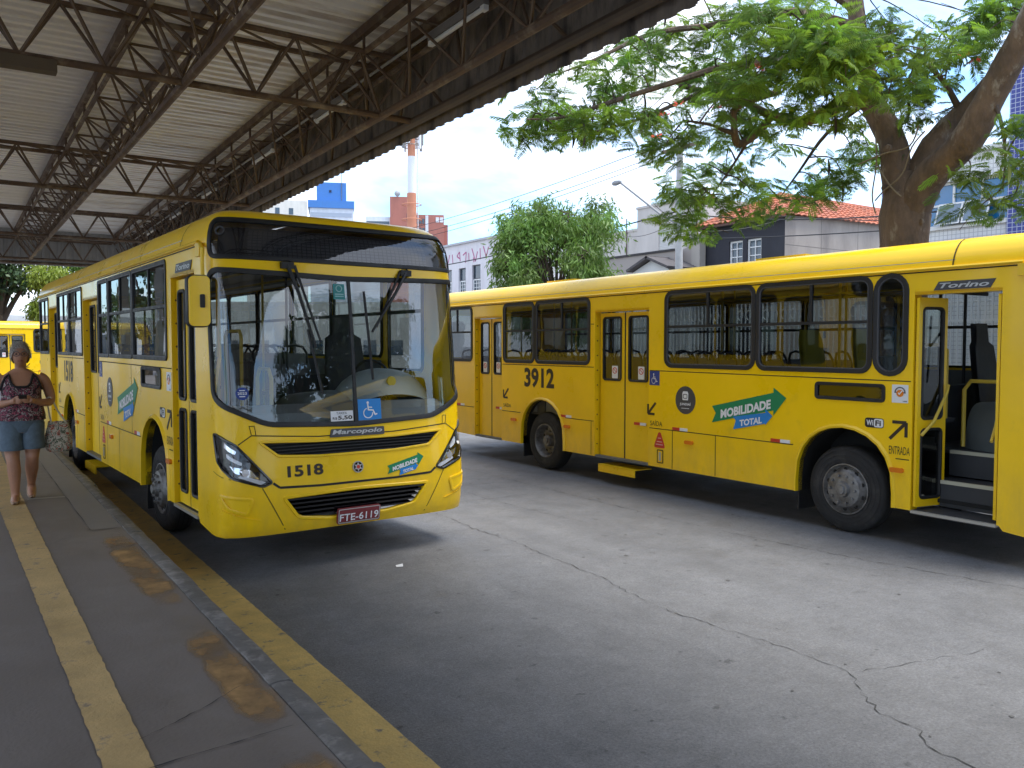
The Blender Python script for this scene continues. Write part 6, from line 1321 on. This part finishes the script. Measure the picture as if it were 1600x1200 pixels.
TORSO = [(.74,.150,.115,.0),(.76,.165,.125,.01),(.84,.195,.150,.01),(.94,.195,.160,-.005),(1.04,.178,.150,-.01),(1.12,.172,.145,-.01),(1.22,.180,.152,-.012),(1.30,.186,.125,.0),(1.355,.170,.095,.012),(1.39,.120,.075,.018),(1.42,.070,.064,.018)]
def tors(z, a, off=0.0):
    rx = lerp([(t[0], t[1]) for t in TORSO], z)+off; ry = lerp([(t[0], t[2]) for t in TORSO], z)+off; cy = lerp([(t[0], t[3]) for t in TORSO], z)
    e = 2/2.4; c, s = math.cos(a), math.sin(a); return Vector((rx*math.copysign(abs(c)**e, c), cy+ry*math.copysign(abs(s)**e, s), z))
body = MB(); AN = [2*math.pi*k/24 for k in range(24)]
def closed(rows):
    body.grid(rows, True); o = len(body.v); body.v += [tuple(p) for p in rows[0]]; body.f.append(tuple(range(o, o+len(rows[0])))[::-1]); o = len(body.v); body.v += [tuple(p) for p in rows[-1]]; body.f.append(tuple(range(o, o+len(rows[-1]))))
closed([[tors(t[0], a) for a in AN] for t in TORSO])
body.tube([(0,.018,1.36),(0,.012,1.44),(0,.0,1.50)], [.066,.056,.056], 14)
HC = (0, -.022, 1.572)
def headp(a, b):
    """a latitude, b longitude (front is -Y)"""
    x = .085*math.cos(a)*math.cos(b); y = .103*math.cos(a)*math.sin(b); z = .130*math.sin(a)
    if z < 0: k = 1+.9*z; x *= k*(1-.10*(-z/.125)); y = y*(1-.12*(-z/.125)) if y > 0 else y*(1-.02*(-z/.125))
    f = max(0, -math.sin(b))*math.cos(a)
    y -= .020*f**14*math.exp(-((z+.018)/.022)**2)          # nose
    y -= .006*f**6*math.exp(-((z+.058)/.014)**2)           # lips
    y += .008*(math.exp(-((abs(x)-.032)/.016)**2))*f**3*math.exp(-((z-.012)/.014)**2)   # sockets
    y -= .006*f**4*math.exp(-((z+.105)/.018)**2)           # chin
    return Vector((HC[0]+x, HC[1]+y, HC[2]+z))
closed([[headp(math.pi*i/26-math.pi/2+(.001 if i == 0 else (-.001 if i == 26 else 0)), b) for b in [2*math.pi*k/36 for k in range(36)]] for i in range(27)])
for s in (-1, 1): body.grid(ellip((s*.087, .003, 1.570), (.014, .022, .034)), True)
# arms: bent, hands together in front
ARM = {-1: [(-.165,.012,1.335),(-.215,.01,1.30),(-.255,.02,1.18),(-.262,.02,1.065),(-.19,-.10,1.055),(-.085,-.225,1.085)], 1: [(.165,.012,1.335),(.215,.012,1.30),(.262,.03,1.18),(.275,.03,1.07),(.21,-.10,1.06),(.105,-.225,1.09)]}
RAD = [.058,.060,.053,.046,.043,.028]
for s in (-1, 1):
    body.tube(spline(ARM[s], 3), [RAD[min(5, int(i/3))]+(RAD[min(5, int(i/3)+1)]-RAD[min(5, int(i/3))])*(i % 3)/3 for i in range(16)], 12)
    w = Vector(ARM[s][-1]); pd = Vector((-s*.035, -.065, .012)); body.tube([w-pd*.2, w+pd*.4, w+pd], [.026,.034,.032], 10)
    up = Vector((0,0,1)); k0 = w+pd
    for j in range(4):
        b_ = k0+Vector((0,.01,.026-.017*j)); L = (.060,.068,.064,.050)[j]; d = Vector((-s*.55,-.75,.0)).normalized()
        body.tube([b_-d*.02, b_+d*L*.4, b_+d*L*.7+Vector((-s*.012,.006,0)), b_+d*L*.85+Vector((-s*.026,.018,0))], [.0095,.009,.008,.007], 7)
    body.tube([w+pd*.3+Vector((0,0,.015)), w+pd*.7+Vector((-s*.01,0,.045)), w+pd*1.05+Vector((-s*.022,0,.050))], [.012,.010,.008], 7)
# legs: right foot planted ahead, left foot pushing off behind
LEG = {-1: [(-.092,.0,.84),(-.098,-.03,.70),(-.098,-.075,.50),(-.092,-.10,.45),(-.085,-.10,.33),(-.08,-.11,.11),(-.08,-.115,.06)], 1: [(.092,.0,.84),(.095,-.02,.70),(.088,-.03,.51),(.085,-.035,.46),(.080,.06,.34),(.075,.20,.16),(.075,.215,.12)]}
LR = [.108,.098,.070,.064,.066,.040,.042]
for s in (-1, 1): body.tube(spline(LEG[s], 3), [LR[min(6, int(i/3))]+(LR[min(6, int(i/3)+1)]-LR[min(6, int(i/3))])*(i % 3)/3 for i in range(19)], 14)
FEET = {-1: [(-.08,-.075,.045),(-.08,-.12,.042),(-.083,-.20,.034),(-.088,-.285,.024)], 1: [(.075,.235,.125),(.074,.21,.09),(.073,.15,.045),(.074,.075,.026)]}
for s in (-1, 1): body.tube(FEET[s], [.036,.040,.038,.024], 12)
bo = body.build('body', SKIN, wm); md = bo.modifiers.new('remesh', 'REMESH'); md.mode = 'VOXEL'; md.voxel_size = .0075; md.use_smooth_shade = True; ms = bo.modifiers.new('smooth', 'SMOOTH'); ms.iterations = 3; ms.factor = .5
# tank top with scooped neck and dark binding
def ztop(a):
    fr = -math.sin(a); c = abs(math.cos(a)); strap = math.exp(-((c-.60)/.20)**2); arm = max(0, (c-.80)/.20)
    return 1.235+.135*strap-(.03*arm)+(.045 if fr < 0 else 0)*(1-arm)
NA = 48; AA = [2*math.pi*k/NA for k in range(NA)]; rows = []
q = random.Random(2); wv = [q.uniform(-1, 1) for _ in range(NA)]
for i in range(13):
    t = i/12; rows.append([tors(.875+(ztop(a)-.875)*t, a, .012+.016*(1-t)+.005*math.sin(a*9+1)*(1-t)) for a in AA])
MB().grid(rows, True).build('tank_top', TOPM, wm, 60)
MB().tube([tors(ztop(a), a, .016) for a in AA]+[tors(ztop(AA[0]), AA[0], .016)], .013, 6, False).build('neck_binding', mat('binding', (.015,.013,.014), .8), wm, 60)
# denim shorts
sh_ = MB().grid([[tors(z, a, .012+.004*math.sin(a*7)) for a in AA] for z in (.745, .78, .82, .86, .91)], True)
for s in (-1, 1):
    p = spline(LEG[s], 6); rr = []
    for i in range(2, 11):
        c = p[i]; r_ = .118-.004*(i-2)*.4+(.010 if i > 7 else 0); rr.append([Vector((c.x+r_*1.02*math.cos(a)*(1+.02*math.sin(5*a)), c.y+r_*1.1*math.sin(a), c.z+.0)) for a in AN])
    sh_.grid([[Vector((p_.x, p_.y, .845)) for p_ in rr[0]]]+rr[1:], True)
sh_.build('shorts', DENIM, wm, 60)
# hair, glasses, eyes, mouth, shoes
rows = []
for i in range(12):
    row = []
    for b in [2*math.pi*k/36 for k in range(36)]:
        fr = max(0, -math.sin(b)); lo = -.62+1.36*fr**1.2; a = lo+(math.pi/2-.001-lo)*i/11; p = headp(a, b); c = Vector((0, -.010, 1.585)); d = (p-c).normalized()
        row.append(p+d*(.006+.008*(1-fr))+Vector((0,0,.002)))
    rows.append(row)
MB().grid(rows, True).build('hair', HAIR, wm, 70)
hs_ = MB(); q = random.Random(12)
for i in range(900):
    b = q.uniform(0, 6.283); fr = max(0, -math.sin(b)); lo = -.55+1.22*fr**1.2; a = lo+(1.5-lo)*q.random()**.8; p = headp(a, b); c = Vector((0, -.010, 1.585)); d = (p-c).normalized()
    down = Vector((math.cos(b)*.5, math.sin(b)*.5, -.9))+Vector((q.uniform(-.5,.5), q.uniform(-.5,.5), q.uniform(-.2,.3))); t1 = (down-d*down.dot(d)).normalized(); L = q.uniform(.03, .065)*(1-.35*fr); s_ = d.cross(t1)*q.uniform(.0018, .0035)
    r0 = p+d*.008; r1 = r0+t1*L*.5+d*q.uniform(.006, .018); r2 = r0+t1*L+d*q.uniform(.002, .014); hs_.add([r0-s_, r0+s_, r1+s_, r1-s_, r2], [(0,1,2,3),(3,2,4)])
o = hs_.build('hair_strands', mat('hair_light', (.42, .37, .32), .5, var=.5, vscale=60), wm, 0); o['kind'] = 'stuff'
gl_ = MB()
for s in (-1, 1): gl_.tube([(s*.036+.029*math.cos(t), -.131, 1.586+.023*math.sin(t)) for t in [2*math.pi*k/14 for k in range(15)]], .0045, 5, False).tube([(s*.065,-.128,1.588),(s*.090,-.02,1.588)], .0025, 5)
gl_.tube([(-.008,-.132,1.588),(.008,-.132,1.588)], .0025, 5).build('glasses', mat('glasses_frame', (.10,.05,.04), .3), wm)
for s in (-1, 1): MB().grid(ellip((s*.035, -.113, 1.586), (.013, .008, .008)), True).build('eye', mat('eye_dark', (.03,.02,.018), .3), wm); MB().tube([(s*.016,-.121,1.613),(s*.036,-.122,1.619),(s*.058,-.108,1.612)], .0045, 5).build('eyebrow', HAIR, wm)
MB().tube([(-.026,-.113,1.512),(0,-.124,1.514),(.026,-.113,1.512)], [.004,.007,.004], 6).build('mouth', mat('lips', (.30,.10,.085), .5), wm)
SHOE = mat('tan_shoe', (.40,.27,.18), .7)
for s in (-1, 1):
    P_ = [Vector(p) for p in FEET[s]]; rows = []
    for p, r_ in zip([P_[0]+(P_[0]-P_[1])*.3]+P_+[P_[-1]+(P_[-1]-P_[-2])*.28], (.020,.044,.047,.046,.034,.012)): rows.append([Vector((p.x+r_*math.cos(a), p.y, p.z-.004+r_*.62*math.sin(a)*(1 if math.sin(a) < 0 else .55))) for a in AN])
    MB().grid(rows, True).build('shoe', SHOE, wm, 60)
ph = empty('mobile_phone', (.59, 10.35, PZ+.004), R(-3)); tag(ph, 'dark mobile phone held in the walking woman\'s hands', 'phone')
MB().obox((.012,-.318,1.125), (.036,.072,.0045), (1,0,0), (0,.86,-.5), (0,.5,.86)).build('case', mat('phone_case', (.02,.02,.023), .4), ph); MB().obox((.012,-.3155,1.1297), (.033,.067,.001), (1,0,0), (0,.86,-.5), (0,.5,.86)).build('screen', BLKG, ph)
bg_ = empty('tote_bag', (.59, 10.35, PZ+.004), R(-3)); tag(bg_, 'floral tote bag with cream straps hanging from the woman\'s arm', 'bag')
rows = []
for z, w, d in ((.50,.03,.02),(.505,.09,.05),(.53,.125,.07),(.60,.138,.075),(.70,.128,.065),(.79,.112,.045),(.84,.100,.028)):
    rows.append([Vector((.345+w*math.copysign(abs(math.cos(a))**.8, math.cos(a))+.004*math.sin(5*a+z*30), .02+d*math.sin(a), z+.008*math.sin(a*3)*(z > .8))) for a in AN])
mb = MB().grid(rows, True); mb.f.append(tuple(range(24))); mb.build('bag_body', BAGM, bg_, 60)
for yy in (-.02, .05):
    MB().tube(spline([(.275,yy,.83),(.255,yy*.7+.0,.95),(.245,yy*.3-.02,1.075),(.262,-.02,1.115),(.295,yy*.3,1.07),(.345,yy*.8,.95),(.415,yy,.83)], 4), .009, 6).build('strap', mat('strap_cream', (.55,.48,.38), .8), bg_)
